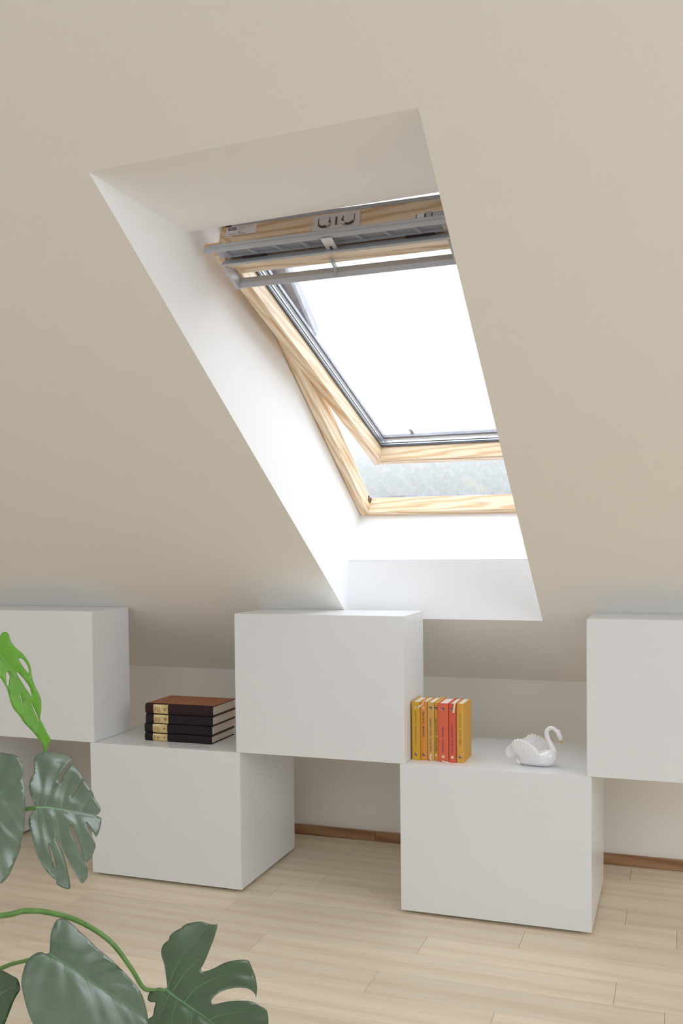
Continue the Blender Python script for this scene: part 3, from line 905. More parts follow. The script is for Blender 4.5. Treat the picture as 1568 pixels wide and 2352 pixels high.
def wing(side, top, bot, bulge, rim):
    nu, nv = 61, 16
    top, bot = catmull(top, 12), catmull(bot, 12)

    def at(c, t):
        q = t * (len(c) - 1)
        i = min(int(q), len(c) - 2)
        return c[i].lerp(c[i + 1], q - i)
    grid = []
    for i in range(nu):
        t = i / (nu - 1)
        a, b = at(bot, t), at(top, t)
        feather = abs(sin(pi * 10 * t))
        row = []
        for j in range(nv):
            s = j / (nv - 1)
            p = a.lerp(b, s * (0.955 + 0.045 * feather) if j == nv - 1 else s * 0.985)
            p = p + V((-0.010 * s * (1 - s) * 1.2, side * (bulge * sin(pi * min(1, s * 0.92)) + 0.0016 * (feather ** 0.7) * (0.25 + 0.75 * s) * (1 if s < 0.99 else 0.6)), 0))
            row.append(p)
        grid.append(row)
    v, f = [], []
    th_ = V((0, -side * 0.0022, 0))
    for row in grid:
        v += row
    n0 = len(v)
    v += [p + th_ for p in v]
    for i in range(nu - 1):
        for j in range(nv - 1):
            q = (i * nv + j, i * nv + j + 1, (i + 1) * nv + j + 1, (i + 1) * nv + j)
            f += [q, tuple(n0 + k for k in reversed(q))]
    edge = [i * nv for i in range(nu)] + [(nu - 1) * nv + j for j in range(1, nv)] + [i * nv + nv - 1 for i in range(nu - 2, -1, -1)] + [j for j in range(nv - 2, 0, -1)]
    for a, b in zip(edge, edge[1:] + edge[:1]):
        f.append((a, b, n0 + b, n0 + a))
    w = mesh_obj('wing', v, f, 'porcelain', swan, sw_m, smooth=True, local=True)
    if rim:
        path = [grid[i][-1] + th_ * 0.5 for i in range(nu)]
        rv, rf = tube_vf(path, 0.0011, 8)
        mesh_obj('gilt_rim', rv, rf, 'gilt', w, sw_m, smooth=True, local=True)


wing(-1, [(0.0120, -0.026, 0.0480), (0.0060, -0.031, 0.0620), (-0.0080, -0.036, 0.0745), (-0.0250, -0.040, 0.0860), (-0.0430, -0.041, 0.0915), (-0.0600, -0.040, 0.0890), (-0.0720, -0.036, 0.0780), (-0.0750, -0.030, 0.0660)],
     [(0.0170, -0.026, 0.0380), (0.0080, -0.027, 0.0230), (-0.0060, -0.026, 0.0140), (-0.0180, -0.025, 0.0120), (-0.0300, -0.022, 0.0130), (-0.0400, -0.019, 0.0160), (-0.0460, -0.015, 0.0200), (-0.0500, -0.012, 0.0260)], 0.009, False)
wing(1, [(0.0320, 0.020, 0.0480), (0.0300, 0.026, 0.0600), (0.0240, 0.032, 0.0740), (0.0120, 0.036, 0.0850), (-0.0040, 0.038, 0.0890), (-0.0200, 0.038, 0.0950), (-0.0380, 0.036, 0.0880), (-0.0560, 0.030, 0.0740)],
     [(0.0240, 0.025, 0.0400), (0.0120, 0.026, 0.0260), (0.0000, 0.026, 0.0180), (-0.0120, 0.025, 0.0160), (-0.0240, 0.022, 0.0160), (-0.0360, 0.019, 0.0180), (-0.0440, 0.015, 0.0220), (-0.0480, 0.012, 0.0280)], 0.009, True)
# fanned tail behind the wings, and the small foot tucked under it
rows = []
for i in range(15):
    a = radians(118 + 92 * i / 14)
    sc = 1.0 + 0.05 * abs(sin(pi * 4 * i / 14))
    rows.append([V((-0.050 + 0.048 * sc * r_ * cos(a), -0.006 - 0.012 * sin(pi * i / 14) * r_, 0.036 + 0.036 * sc * r_ * sin(a))) for r_ in (0.0, 0.3, 0.6, 0.85, 1.0)])
v, f = [], []
for r_ in rows:
    v += r_
n0 = len(v)
v += [p + V((0, 0.0022, 0)) for p in v]
for i in range(14):
    for j in range(4):
        q = (i * 5 + j, i * 5 + j + 1, i * 5 + 6 + j, i * 5 + 5 + j)
        f += [q, tuple(n0 + k for k in reversed(q))]
    f.append((i * 5 + 4, i * 5 + 9, n0 + i * 5 + 9, n0 + i * 5 + 4))
mesh_obj('tail', v, f, 'porcelain', swan, sw_m, smooth=True, local=True)
v, f = tube_vf([(-0.050, -0.012, 0.004), (-0.056, -0.014, 0.009), (-0.060, -0.015, 0.014), (-0.0585, -0.014, 0.019)], [0.003, 0.0045, 0.0050, 0.002], 10)
mesh_obj('foot', v, f, 'porcelain', swan, sw_m, smooth=True, local=True)

# ------------------------------------------------------------------ monstera


def leaf_mat(name, top, under, rough, transl, coat):
    m = mat(name, top, rough, spec=1.0, Coat_Weight=coat, Coat_Roughness=0.3)
    tc = nd(m, 'ShaderNodeTexCoord')
    n = nd(m, 'ShaderNodeTexNoise', i_Scale=28.0, i_Detail=4.0)
    ln(m, tc, 'Object', n, 'Vector')
    r = ramp(m, [(0.3, tuple(c * 0.82 for c in top[:3]) + (1,)), (0.7, tuple(min(1, c * 1.18) for c in top[:3]) + (1,))])
    ln(m, n, 'Fac', r, 'Fac')
    ln(m, r, 'Color', bsdf(m), 'Base Color')
    n2 = nd(m, 'ShaderNodeTexNoise', i_Scale=160.0, i_Detail=3.0)
    ln(m, tc, 'Object', n2, 'Vector')
    bp = nd(m, 'ShaderNodeBump', i_Strength=0.10, i_Distance=0.0008)
    ln(m, n2, 'Fac', bp, 'Height')
    ln(m, bp, 'Normal', bsdf(m), 'Normal')
    t = nd(m, 'ShaderNodeBsdfTranslucent')
    t.inputs['Color'].default_value = under
    mx = nd(m, 'ShaderNodeMixShader')
    mx.inputs[0].default_value = transl
    ln(m, bsdf(m), 'BSDF', mx, 1)
    ln(m, t, 'BSDF', mx, 2)
    o = [k for k in m.node_tree.nodes if k.type == 'OUTPUT_MATERIAL'][0]
    ln(m, mx, 0, o, 'Surface')
    return m


MT['leaf_dark'] = leaf_mat('dark_leaf', lin(52, 88, 50), lin(70, 130, 40), 0.36, 0.10, 0.8)
MT['leaf_waxy'] = leaf_mat('waxy_leaf', lin(84, 110, 88), lin(70, 130, 40), 0.34, 0.06, 1.0)  # base greyed and lightened, some of the silvery sheen put into the colour
MT['leaf_backlit'] = leaf_mat('backlit_leaf', lin(136, 184, 86), lin(176, 238, 70), 0.42, 0.55, 0.1)  # backlight from the roof window put into this brighter lime colour
MT['stem'] = fine_noise(mat('green_stem', lin(96, 138, 66), 0.4), lin(88, 130, 58), lin(112, 152, 82), 60)
MT['vein'] = mat('leaf_vein', lin(100, 142, 96), 0.4)
MT['vein_pale'] = mat('pale_leaf_vein', lin(136, 172, 132), 0.4)
MT['vein_bright'] = mat('bright_leaf_vein', lin(134, 178, 88), 0.45)
MT['pot'] = fine_noise(mat('stone_pot', lin(196, 192, 186), 0.6), lin(190, 186, 180), lin(204, 200, 194), 40, 0.1)
MT['soil'] = fine_noise(mat('potting_soil', lin(60, 46, 36), 0.95), lin(44, 34, 26), lin(78, 60, 46), 120, 0.8, 5, 0.004)

LEAVES = {"bright":{"P":[-0.1055,-1.4541,1.0038],"e1":[0.4173,0.1238,-0.9003],"n":[0.5606,-0.8148,0.1478],"out":[[-19.4,19.9],[-23.5,26.7],[-22.5,32.3],[-19.3,35.6],[-16.0,37.1],[-6.7,35.1],[4.6,34.7],[18.1,38.6],[32.3,44.0],[45.1,46.5],[56.9,47.0],[68.5,44.6],[80.3,40.2],[97.0,37.7],[112.4,37.7],[125.0,37.3],[136.0,33.9],[148.2,27.8],[159.6,20.2],[165.0,18.2],[178.1,18.7],[194.4,18.3],[210.2,19.1],[214.3,12.4],[221.2,6.1],[228.4,-0.7],[225.5,-2.6],[214.0,-0.2],[206.6,0.3],[193.8,-2.2],[178.0,-5.6],[168.9,-8.5],[159.7,-11.4],[152.6,-12.9],[137.8,-14.4],[124.6,-17.8],[111.8,-17.8],[96.6,-15.4],[81.5,-12.5],[66.0,-13.0],[53.8,-14.5],[40.6,-15.5],[22.7,-13.1],[1.6,-4.4],[-14.0,7.8],[-18.6,15.9]],"mid":[[0.0,0.0],[24.9,6.4],[51.3,10.8],[80.4,12.8],[111.1,12.8],[144.8,11.4],[180.1,8.0],[212.2,3.7],[226.9,-0.0]],"holes":[[[38.2,32.7],[37.8,36.6],[41.6,39.6],[50.3,41.6],[60.6,41.6],[71.4,37.7],[62.2,34.7],[48.4,32.8]],[[60.9,17.1],[60.9,19.6],[70.1,22.5],[84.4,25.5],[99.2,26.9],[115.8,23.1],[106.4,21.1],[86.0,18.6],[71.2,17.1]],[[50.0,0.6],[55.0,3.0],[62.1,1.8],[68.6,-2.8],[76.5,-7.4],[74.3,-9.1],[67.4,-7.7],[59.0,-4.3]],[[99.4,5.0],[106.7,4.2],[118.4,1.1],[118.6,0.2],[107.2,2.8]],[[124.6,16.7],[130.0,17.2],[152.5,16.3],[168.7,14.4],[159.1,14.3],[139.2,15.3]]],"veins":[[[24.9,6.4],[22.2,36.6]],[[51.3,10.8],[71.0,31.8],[84.8,33.8]],[[24.9,6.4],[51.6,-6.2]],[[80.4,12.8],[117.7,23.1]],[[51.3,10.8],[97.5,-3.8]],[[111.1,12.8],[148.9,19.2]],[[111.1,12.8],[146.9,-6.6]]]},
          "right":{"P":[-0.0603,-1.3968,0.6757],"e1":[0.6485,0.7153,-0.2604],"n":[0.6222,-0.3011,0.7226],"out":[[-0.7,3.5],[-4.2,12.8],[-11.2,23.2],[-15.2,37.6],[-15.9,49.2],[-13.0,65.0],[-6.1,79.9],[-3.3,87.3],[-3.8,108.2],[-3.3,124.2],[3.6,136.3],[15.1,144.8],[26.8,149.8],[41.5,154.2],[56.4,156.0],[68.3,157.0],[77.2,153.2],[83.0,145.2],[85.1,139.2],[76.8,133.1],[69.2,123.5],[61.6,109.6],[54.0,92.3],[49.2,79.2],[48.7,72.2],[50.9,70.0],[56.8,85.8],[64.4,104.8],[72.0,118.6],[78.9,126.2],[85.4,119.3],[92.5,106.3],[98.1,93.0],[99.9,84.5],[93.1,74.6],[84.0,60.9],[77.2,47.7],[75.1,38.8],[76.2,35.3],[80.0,44.7],[86.9,59.6],[94.6,73.9],[100.1,82.4],[103.6,81.6],[109.2,70.3],[120.5,54.8],[128.6,35.5],[136.7,19.7],[138.1,11.5],[133.1,3.2],[128.6,0.0],[137.1,-5.4],[139.0,-11.8],[134.5,-32.2],[128.0,-50.9],[123.4,-58.2],[118.1,-49.0],[111.4,-37.0],[103.2,-25.2],[107.0,-40.9],[112.2,-54.6],[120.1,-69.5],[122.5,-80.3],[120.1,-88.4],[116.2,-99.8],[106.0,-113.4],[100.2,-111.3],[96.7,-100.6],[90.4,-76.5],[83.9,-58.4],[78.6,-46.4],[74.7,-35.7],[71.9,-33.7],[69.1,-35.7],[68.7,-41.4],[72.8,-55.2],[79.5,-68.5],[87.5,-83.2],[93.9,-99.4],[99.3,-114.2],[104.2,-124.2],[106.5,-137.6],[104.7,-149.8],[97.6,-158.7],[94.2,-159.1],[89.7,-151.4],[80.6,-137.5],[71.5,-122.0],[63.6,-104.7],[58.4,-93.0],[53.1,-81.3],[46.4,-71.3],[42.6,-65.2],[41.6,-68.8],[44.9,-79.3],[51.6,-89.3],[56.2,-99.5],[60.1,-111.2],[63.3,-126.0],[67.0,-143.5],[70.7,-157.9],[73.1,-169.4],[70.4,-172.6],[62.4,-171.9],[53.2,-168.5],[45.3,-163.5],[44.8,-157.8],[36.2,-151.4],[25.7,-143.7],[15.2,-131.6],[4.6,-114.9],[-2.1,-97.6],[-6.2,-82.9],[-10.3,-63.3],[-13.8,-49.8],[-14.9,-37.3],[-13.4,-27.5],[-8.1,-17.1],[-4.1,-8.4],[-0.7,-3.9]],"mid":[[-0.0,-0.0],[17.9,3.1],[51.5,4.1],[92.6,2.1],[128.6,0.0]],"holes":[[[27.9,-85.4],[30.0,-87.4],[35.3,-102.1],[39.1,-119.8],[42.5,-135.1],[37.7,-127.5],[31.2,-110.2],[27.9,-96.9]]],"veins":[[[1.4,0.2],[9.5,48.4],[6.5,117.2]],[[17.9,3.1],[32.1,55.6],[52.9,118.7]],[[51.5,5.0],[60.6,48.4],[74.4,90.6]],[[92.6,2.9],[105.0,30.0],[123.0,43.1]],[[9.6,1.0],[23.3,-47.7],[44.2,-149.0]],[[37.4,3.6],[48.0,-52.2],[64.7,-119.8],[95.1,-152.3]],[[74.1,3.4],[86.0,-30.9],[96.0,-77.4],[111.9,-101.9]],[[1.4,-1.1],[4.3,-42.5],[9.9,-111.3]]]},
          "far_left":{"P":[-0.1005,-1.5177,0.6934],"e1":[0.0941,0.9257,0.3663],"n":[0.6231,-0.3417,0.7035],"out":[[135.6,66.7],[142.5,58.4],[149.3,48.0],[153.3,38.8],[152.6,32.8],[148.6,27.5],[149.0,21.6],[146.4,14.0],[138.3,5.8],[128.2,-0.3],[118.7,-9.1],[110.2,-18.7],[98.7,-29.7],[82.7,-44.7],[65.5,-60.2],[50.8,-73.5],[39.1,-83.1],[25.1,-90.2],[9.3,-99.4],[1.1,-105.6],[-14.6,-112.3],[-29.0,-118.0],[-43.1,-123.6],[-56.8,-125.6],[-65.3,-124.8],[-70.4,-121.1],[-73.5,-117.3],[-76.4,-103.5],[-71.3,-79.3],[-46.8,-44.0],[-6.3,-2.3],[41.7,36.0],[84.7,60.7],[118.6,69.6]],"mid":[[-0.0,0.0],[32.9,2.1],[59.8,0.1],[98.4,-1.4],[120.6,0.0]],"holes":[],"veins":[[[32.9,2.1],[94.3,30.4],[136.9,53.4]],[[59.8,0.1],[54.5,-39.3],[40.8,-78.6]],[[32.9,2.1],[16.5,-55.1],[15.4,-95.1]],[[12.2,0.8],[-13.8,-56.3],[-42.8,-120.0]]]},
          "ovate":{"P":[0.2369,-1.7712,0.5635],"e1":[0.8924,0.0649,-0.4466],"n":[0.4501,-0.2001,0.8703],"out":[[-0.6,0.8],[-8.1,11.6],[-17.9,24.7],[-24.9,38.0],[-31.0,55.4],[-30.2,66.5],[-24.2,72.2],[-13.6,71.8],[2.5,69.3],[23.3,65.7],[48.7,60.9],[71.5,56.8],[94.0,52.7],[118.4,45.3],[140.2,38.7],[158.0,28.9],[174.0,15.6],[188.5,1.5],[197.5,-9.7],[203.9,-22.8],[208.5,-41.5],[206.9,-56.0],[195.4,-74.1],[168.7,-100.4],[129.2,-120.0],[88.7,-125.7],[61.9,-116.9],[43.7,-107.9],[26.2,-95.1],[11.8,-83.7],[3.0,-74.4],[-5.8,-59.8],[-14.3,-41.9],[-17.0,-26.1],[-15.0,-13.7],[-9.3,-5.8],[-3.5,-3.2]],"mid":[[0.0,0.0],[30.0,1.8],[69.1,1.6],[117.3,1.0],[163.9,2.1],[189.5,-0.0]],"holes":[],"veins":[[[5.9,-0.0],[-9.0,32.9],[-25.7,63.3]],[[30.0,1.8],[40.0,17.5],[52.3,55.8]],[[69.1,1.6],[77.8,24.9],[97.3,47.7]],[[97.9,1.6],[110.5,25.3],[135.4,37.1]],[[4.1,-0.3],[35.1,-63.4],[61.1,-111.2]],[[28.8,0.8],[75.7,-52.2],[140.4,-110.8]],[[69.1,1.6],[112.3,-32.6],[172.1,-84.7]],[[117.3,1.0],[152.0,-22.4],[199.2,-58.0]],[[145.2,1.8],[167.5,-9.2],[205.9,-34.6]],[[2.4,-0.5],[-4.2,-27.6],[-1.2,-60.7]]]},
          "cut":{"P":[0.3858,-1.6657,0.4823],"e1":[0.9242,-0.1859,-0.3337],"n":[0.2211,-0.4522,0.8641],"out":[[-1.7,1.8],[-4.5,6.9],[-18.9,18.9],[-32.4,29.8],[-44.9,37.6],[-53.3,44.2],[-59.5,52.8],[-61.5,62.5],[-60.5,70.2],[-64.9,78.2],[-65.9,91.3],[-63.1,104.0],[-64.4,107.7],[-62.9,119.6],[-56.7,131.1],[-49.0,138.8],[-42.0,142.6],[-31.8,145.1],[-23.5,149.7],[-21.5,152.0],[-15.3,142.6],[-6.8,125.9],[1.5,107.2],[9.7,89.0],[16.5,72.3],[18.4,65.1],[21.6,61.1],[25.4,60.2],[31.5,68.8],[36.8,80.5],[42.3,94.6],[51.2,107.0],[61.3,118.2],[68.4,123.7],[73.0,124.0],[86.4,115.9],[98.4,108.1],[111.3,96.9],[120.9,85.6],[126.7,75.8],[121.4,79.9],[112.7,81.4],[103.3,79.2],[90.8,71.6],[80.4,61.4],[73.9,51.2],[71.4,41.0],[71.1,32.6],[73.4,27.4],[77.1,25.8],[81.9,28.9],[90.9,40.3],[101.7,49.7],[113.5,57.9],[126.1,65.2],[138.6,67.9],[152.1,69.3],[158.3,66.2],[168.1,56.1],[179.4,39.8],[182.1,23.0],[177.3,0.6],[154.9,-25.8],[117.8,-45.3],[75.4,-59.5],[43.3,-65.5],[21.2,-63.5],[15.3,-56.4],[16.4,-47.7],[9.4,-37.4],[3.3,-28.1],[-2.9,-31.9],[-10.8,-31.9],[-16.4,-21.0],[-14.8,-11.5],[-9.7,-4.4]],"mid":[[-0.0,0.0],[14.7,-0.9],[39.2,-0.2],[66.8,1.2],[90.6,1.9],[132.9,-0.0]],"holes":[],"veins":[[[1.7,0.3],[-11.4,28.9],[-23.4,72.1],[-33.6,137.7]],[[11.3,0.5],[4.7,41.5],[2.6,79.0],[-8.0,125.0]],[[39.2,-0.2],[37.6,31.3],[48.5,65.0],[65.1,90.7],[88.1,102.2]],[[90.6,1.9],[98.8,18.1],[118.2,39.0],[152.5,59.7]],[[9.0,-1.2],[16.8,-17.6],[26.3,-49.9]],[[25.9,-0.4],[40.9,-28.8],[66.0,-57.4]],[[58.0,0.3],[74.6,-22.1],[105.2,-47.6]]]},
          "corner":{"P":[0.1796,-1.8477,0.5135],"e1":[0.6179,0.7497,0.2368],"n":[0.303,-0.5051,0.8081],"out":[[31.9,39.7],[38.8,31.9],[44.8,21.8],[50.0,14.0],[50.7,8.8],[50.3,1.4],[48.9,-3.5],[46.1,-8.4],[36.1,-16.8],[23.2,-31.5],[12.9,-43.7],[2.7,-55.6],[-11.3,-61.6],[-20.0,-42.6],[-10.3,5.9],[6.4,33.8],[19.9,41.6]],"mid":[[-0.0,-0.0],[19.2,2.1],[35.0,2.6],[49.5,-0.0]],"holes":[],"veins":[[[19.2,2.1],[22.2,-16.3],[10.3,-42.2]],[[19.2,2.1],[31.4,19.7]]]}}


def seg_dist(p, poly):
    best = 1e9
    for a, b in zip(poly, poly[1:]):
        ab = b - a
        t = max(0.0, min(1.0, (p - a).dot(ab) / max(ab.dot(ab), 1e-9)))
        best = min(best, (p - a - ab * t).length)
    return best


def inside(p, poly):
    c = False
    n = len(poly)
    for i in range(n):
        a, b = poly[i], poly[i - 1]
        if (a.y > p.y) != (b.y > p.y) and p.x < (b.x - a.x) * (p.y - a.y) / (b.y - a.y) + a.x:
            c = not c
    return c


plant_m = Matrix.Translation((-0.36, -1.66, 0.0))
plant = tag(empty('monstera', plant_m), 'green monstera with split leaves hanging into the lower left corner', 'plant')


def V2(q):
    return V((q[0], q[1]))


def make_leaf(key, fold, droop, step, m, vm, mid_r, wave):
    d = LEAVES[key]
    mw = frame_of(d['P'], d['e1'], V(d['n']).cross(V(d['e1'])))
    zz = 1 if mw.to_3x3().col[2].dot(V(d['n'])) > 0 else -1
    out_ = [V((p.x, p.y)) for p in catmull([(q[0], q[1], 0) for q in d['out']], 3, True)]
    holes = [[V((p.x, p.y)) for p in catmull([(q[0], q[1], 0) for q in h], 2, True)] for h in d['holes']]
    mid = [V((p.x, p.y)) for p in catmull([(q[0], q[1], 0) for q in d['mid']], 4)]
    veins = [[V((p.x, p.y)) for p in catmull([(q[0], q[1], 0) for q in h], 4)] for h in d['veins']]

    def hgt(p):
        dm = seg_dist(p, mid)
        dv = min([seg_dist(p, q) for q in veins] + [99])
        h = fold * dm - droop * dm * dm / 100.0
        h += wave * (1 - math.exp(-(dv / 9.0) ** 2)) * min(1, dm / 12)
        h += 0.8 * wave * sin(p.x * 0.035 + p.y * 0.05) * min(1, dm / 30)
        return h
    pts, edges = [], []
    for loop in [out_] + holes:
        k = len(pts)
        pts += loop
        edges += [(k + i, k + (i + 1) % len(loop)) for i in range(len(loop))]
    x0, x1 = min(p.x for p in out_), max(p.x for p in out_)
    y0, y1 = min(p.y for p in out_), max(p.y for p in out_)
    yy = y0
    r_ = 0
    while yy < y1:
        xx = x0 + (step / 2 if r_ % 2 else 0)
        while xx < x1:
            p = V((xx, yy))
            if inside(p, out_) and not any(inside(p, h) for h in holes) and min(seg_dist(p, l + [l[0]]) for l in [out_] + holes) > step * 0.35:
                pts.append(p)
            xx += step
        yy += step * 0.87
        r_ += 1
    co, _, fc, _, _, _ = delaunay_2d_cdt(pts, edges, [], 0, 1e-4)
    tri = []
    for q in fc:
        c = sum((co[i] for i in q), V((0, 0))) / len(q)
        if inside(c, out_) and not any(inside(c, h) for h in holes):
            tri.append(tuple(q))
    used = sorted({i for q in tri for i in q})
    ix = {a: b for b, a in enumerate(used)}
    v = [V((co[i].x / 1000, co[i].y / 1000, zz * hgt(co[i]) / 1000)) for i in used]
    nv = len(v)
    tri = [tuple(ix[i] for i in q) for q in tri]
    ed = {}
    for q in tri:
        for a, b in zip(q, q[1:] + q[:1]):
            ed[(a, b)] = ed.get((a, b), 0) + 1
    bd = [(a, b) for (a, b) in ed if (b, a) not in ed]
    v2 = v + [p - V((0, 0, zz * 0.0009)) for p in v]
    f = tri + [tuple(nv + i for i in reversed(q)) for q in tri] + [(b, a, nv + a, nv + b) for a, b in bd]
    lf = mesh_obj('leaf', v2, f, m, plant, mw, smooth=True, local=True)

    def rib(name, path, r0, r1, par, lift):
        pp = [V((p.x / 1000, p.y / 1000, zz * (hgt(p) + lift) / 1000)) for p in path]
        n = len(pp)
        return tube_vf(pp, [(r0 + (r1 - r0) * i / (n - 1)) / 1000 for i in range(n)], 7, flat=0.6)
    a, b = rib('midrib', mid, mid_r, 0.5, lf, 0.3)
    mesh_obj('midrib', a, b, vm, lf, mw, smooth=True, local=True)
    a, b = join_vf([rib('v', q, mid_r * 0.26, 0.10, lf, 0.15) for q in veins])
    mesh_obj('side_veins', a, b, vm, lf, mw, smooth=True, local=True)
    return lf


lf = make_leaf('bright', 0.16, 0.12, 6.5, 'leaf_backlit', 'vein_bright', 1.6, 1.2)
lf['label'] = 'bright lime green backlit leaf hanging tip down'
make_leaf('right', 0.10, 0.10, 6.0, 'leaf_waxy', 'vein_pale', 2.6, 3.2)
make_leaf('far_left', 0.12, 0.22, 7.0, 'leaf_waxy', 'vein', 2.4, 2.4)
lf = make_leaf('ovate', 0.14, 0.14, 6.5, 'leaf_waxy', 'vein', 2.2, 2.2)
lf['label'] = 'uncut heart shaped leaf'
make_leaf('cut', 0.10, 0.10, 6.0, 'leaf_dark', 'vein', 3.2, 2.6)
make_leaf('corner', 0.08, 0.12, 6.5, 'leaf_dark', 'vein', 1.6, 1.2)


def petiole(path, r0, r1):
    p = catmull(path, 6)
    n = len(p)
    v, f = tube_vf(p, [r0 + (r1 - r0) * i / (n - 1) for i in range(n)], 10)
    return mesh_obj('petiole', v, f, 'stem', plant, Matrix.Translation(p[0]), smooth=True)


BASE = V((-0.36, -1.66, 0.40))
petiole([(-0.35, -1.66, 0.42), (-0.16, -1.74, 0.54), (0.02, -1.79, 0.60), (0.1642, -1.7957, 0.6251), (0.1968, -1.7759, 0.6294), (0.2296, -1.7563, 0.6236), (0.2704, -1.7342, 0.6060), (0.3116, -1.7126, 0.5713), (0.3396, -1.6965, 0.5245),
         (0.3527, -1.6853, 0.4920), (0.3630, -1.6779, 0.4838), (0.3858, -1.6660, 0.4815)], 0.0052, 0.0034)
petiole([(-0.34, -1.66, 0.42), (-0.10, -1.74, 0.48), (0.1223, -1.7831, 0.5265), (0.1721, -1.7768, 0.5415), (0.2199, -1.7713, 0.5564), (0.2369, -1.7712, 0.5630)], 0.0042, 0.0026)
petiole([(-0.35, -1.65, 0.44), (-0.27, -1.54, 0.60), (-0.1787, -1.4450, 0.6590), (-0.1278, -1.4221, 0.6673), (-0.0800, -1.4042, 0.6728), (-0.0603, -1.3968, 0.6757)], 0.0055, 0.0042)
petiole([(-0.37, -1.65, 0.44), (-0.34, -1.60, 0.70), (-0.24, -1.52, 0.95), (-0.15, -1.47, 1.015), (-0.1055, -1.4541, 1.0038)], 0.0052, 0.0030)
d_ = LEAVES['far_left']['P']
petiole([(-0.36, -1.64, 0.44), (-0.30, -1.60, 0.60), (-0.20, -1.55, 0.70), tuple(d_)], 0.0052, 0.0036)
d_ = LEAVES['corner']['P']
petiole([(-0.34, -1.67, 0.42), (-0.15, -1.78, 0.46), (0.05, -1.86, 0.50), tuple(d_)], 0.0045, 0.0026)
stem = catmull([(-0.36, -1.66, 0.28), (-0.355, -1.655, 0.36), (-0.35, -1.66, 0.43), (-0.365, -1.65, 0.47)], 5)
v, f = tube_vf(stem, 0.016, 12)
mesh_obj('main_stem', v, f, 'stem', plant, Matrix.Translation((-0.36, -1.66, 0.3)), smooth=True)
prof = [(0.0, 0.0), (0.105, 0.0), (0.112, 0.006), (0.150, 0.300), (0.152, 0.312), (0.148, 0.316), (0.142, 0.312), (0.138, 0.285)]
rings = [[V((r_ * cos(2 * pi * k / 40), r_ * sin(2 * pi * k / 40), h)) for k in range(40)] for r_, h in prof[1:]]
loft('pot', rings, 'pot', plant, plant_m)
rings = [[V((r_ * cos(2 * pi * k / 40), r_ * sin(2 * pi * k / 40), 0.286 + h)) for k in range(40)] for r_, h in ((0.1375, -0.02), (0.1375, 0.0), (0.09, 0.004), (0.04, 0.006), (0.005, 0.007))]
loft('soil', rings, 'soil', plant, plant_m)

# ------------------------------------------------------------------ the hazy wooded hillside seen under the sash
MT['hill'] = fine_noise(mat('hill_undergrowth', lin(42, 52, 40), 0.95, spec=0.1), lin(36, 46, 34), lin(52, 60, 44), 0.05)
random.seed(11)


def hill_z(x, y):
    t = (y - 330) / 330
    h = 10 + 64 * max(0, t) + (8 * sin(x * 0.011 + 1.2) + 5 * sin(x * 0.027 + y * 0.01)) * max(0, t)
    if t < 0:
        h = 10 + t * 40
    if t > 0.92:
        h -= (t - 0.92) * 120
    return h - 9.0


v, f = [], []
nx, ny = 44, 34
for j in range(ny):
    for i in range(nx):
        x_, y_ = -520 + 760 * i / (nx - 1), 60 + 720 * j / (ny - 1)
        v.append((x_, y_, hill_z(x_, y_) if y_ > 330 else -20 + (hill_z(x_, 330) + 20) * (y_ - 60) / 270))
for j in range(ny - 1):
    for i in range(nx - 1):
        f.append((j * nx + i, j * nx + i + 1, (j + 1) * nx + i + 1, (j + 1) * nx + i))
hill = tag(mesh_obj('hill', v, f, 'hill', smooth=True), kind='structure', label='pale wooded hillside in the mist beyond the open window')


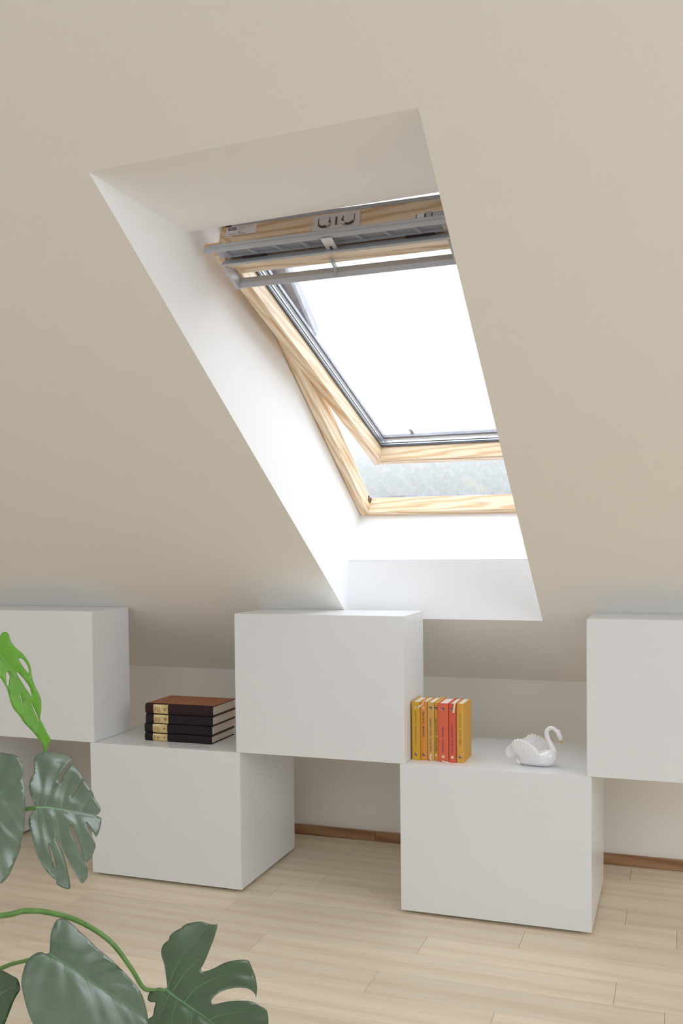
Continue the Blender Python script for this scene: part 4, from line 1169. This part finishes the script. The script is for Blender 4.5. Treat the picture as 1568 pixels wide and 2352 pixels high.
def crown_mesh(k, col):
    bm = bmesh.new()
    for q in range(7):
        r_ = random.uniform(1.5, 2.5) if q else 3.0
        c = V((random.uniform(-2.2, 2.2), random.uniform(-2.2, 2.2), random.uniform(-1.5, 2.8))) if q else V((0, 0, 0.5))
        t = bmesh.ops.create_icosphere(bm, subdivisions=2, radius=r_)
        for vv_ in t['verts']:
            vv_.co = vv_.co * random.uniform(0.84, 1.14) + c
    tv, tf = tube_vf([(0, 0, -7.5), (0, 0, -3), (0, 0, 0)], [0.5, 0.4, 0.2], 6)
    vs2 = [bm.verts.new(p) for p in tv]
    for q in tf:
        bm.faces.new([vs2[i] for i in q])
    me = bpy.data.meshes.new('hill_tree_%d' % k)
    bm.to_mesh(me)
    bm.free()
    me.materials.append(fine_noise(mat('hill_foliage_%d' % k, lin(*col), 0.9, spec=0.15), lin(*col), lin(*[c * 1.2 for c in col]), 1.2))
    return me


crowns = [crown_mesh(k, c) for k, c in enumerate([(44, 58, 44), (36, 50, 44), (56, 66, 42), (46, 58, 50), (92, 92, 48)])]
spots = []
for j in range(17):
    y_ = 350 + 300 * (j / 16) ** 1.1
    xa, xb = 1.17 - 0.335 * (y_ + 3) - 8, 1.17 - 0.140 * (y_ + 3) + 8
    n = 17
    for i in range(n):
        spots.append((xa + (xb - xa) * (i + random.uniform(-0.06, 0.06) + (0.5 if j % 2 else 0)) / n, y_ + random.uniform(-4, 4)))
for i, (x_, y_) in enumerate(spots):
    o = bpy.data.objects.new('hillside_tree', crowns[i % 4 if random.random() > 0.14 else 4])
    COL.objects.link(o)
    s_ = (0.195 * (y_ + 3) + 16) / 17 / 10.2 * random.uniform(0.86, 0.99)
    place(o, Matrix.Translation((x_, y_, hill_z(x_, y_) + 5.2 * s_)) @ Matrix.Rotation(random.uniform(0, 6.28), 4, 'Z') @ Matrix.Scale(s_, 4))
    tag(o, 'hazy broadleaf tree on the wooded hillside beyond the open window', 'tree', 'trees on the misty hillside')

# mist lying between the house and the hill
hz = bpy.data.materials.new('mist')
hz.use_nodes = True
nt = hz.node_tree
nt.nodes.remove(nt.nodes['Principled BSDF'])
vol = nt.nodes.new('ShaderNodeVolumeScatter')
vol.inputs['Color'].default_value = (0.97, 0.985, 1.0, 1)
vol.inputs['Density'].default_value = 0.0018
nt.links.new(vol.outputs[0], nt.nodes['Material Output'].inputs['Volume'])
MT['mist'] = hz
mist = tag(box('mist', -700, 420, 90, 720, -40, 130, 'mist'), kind='stuff', label='thin white mist lying over the valley')
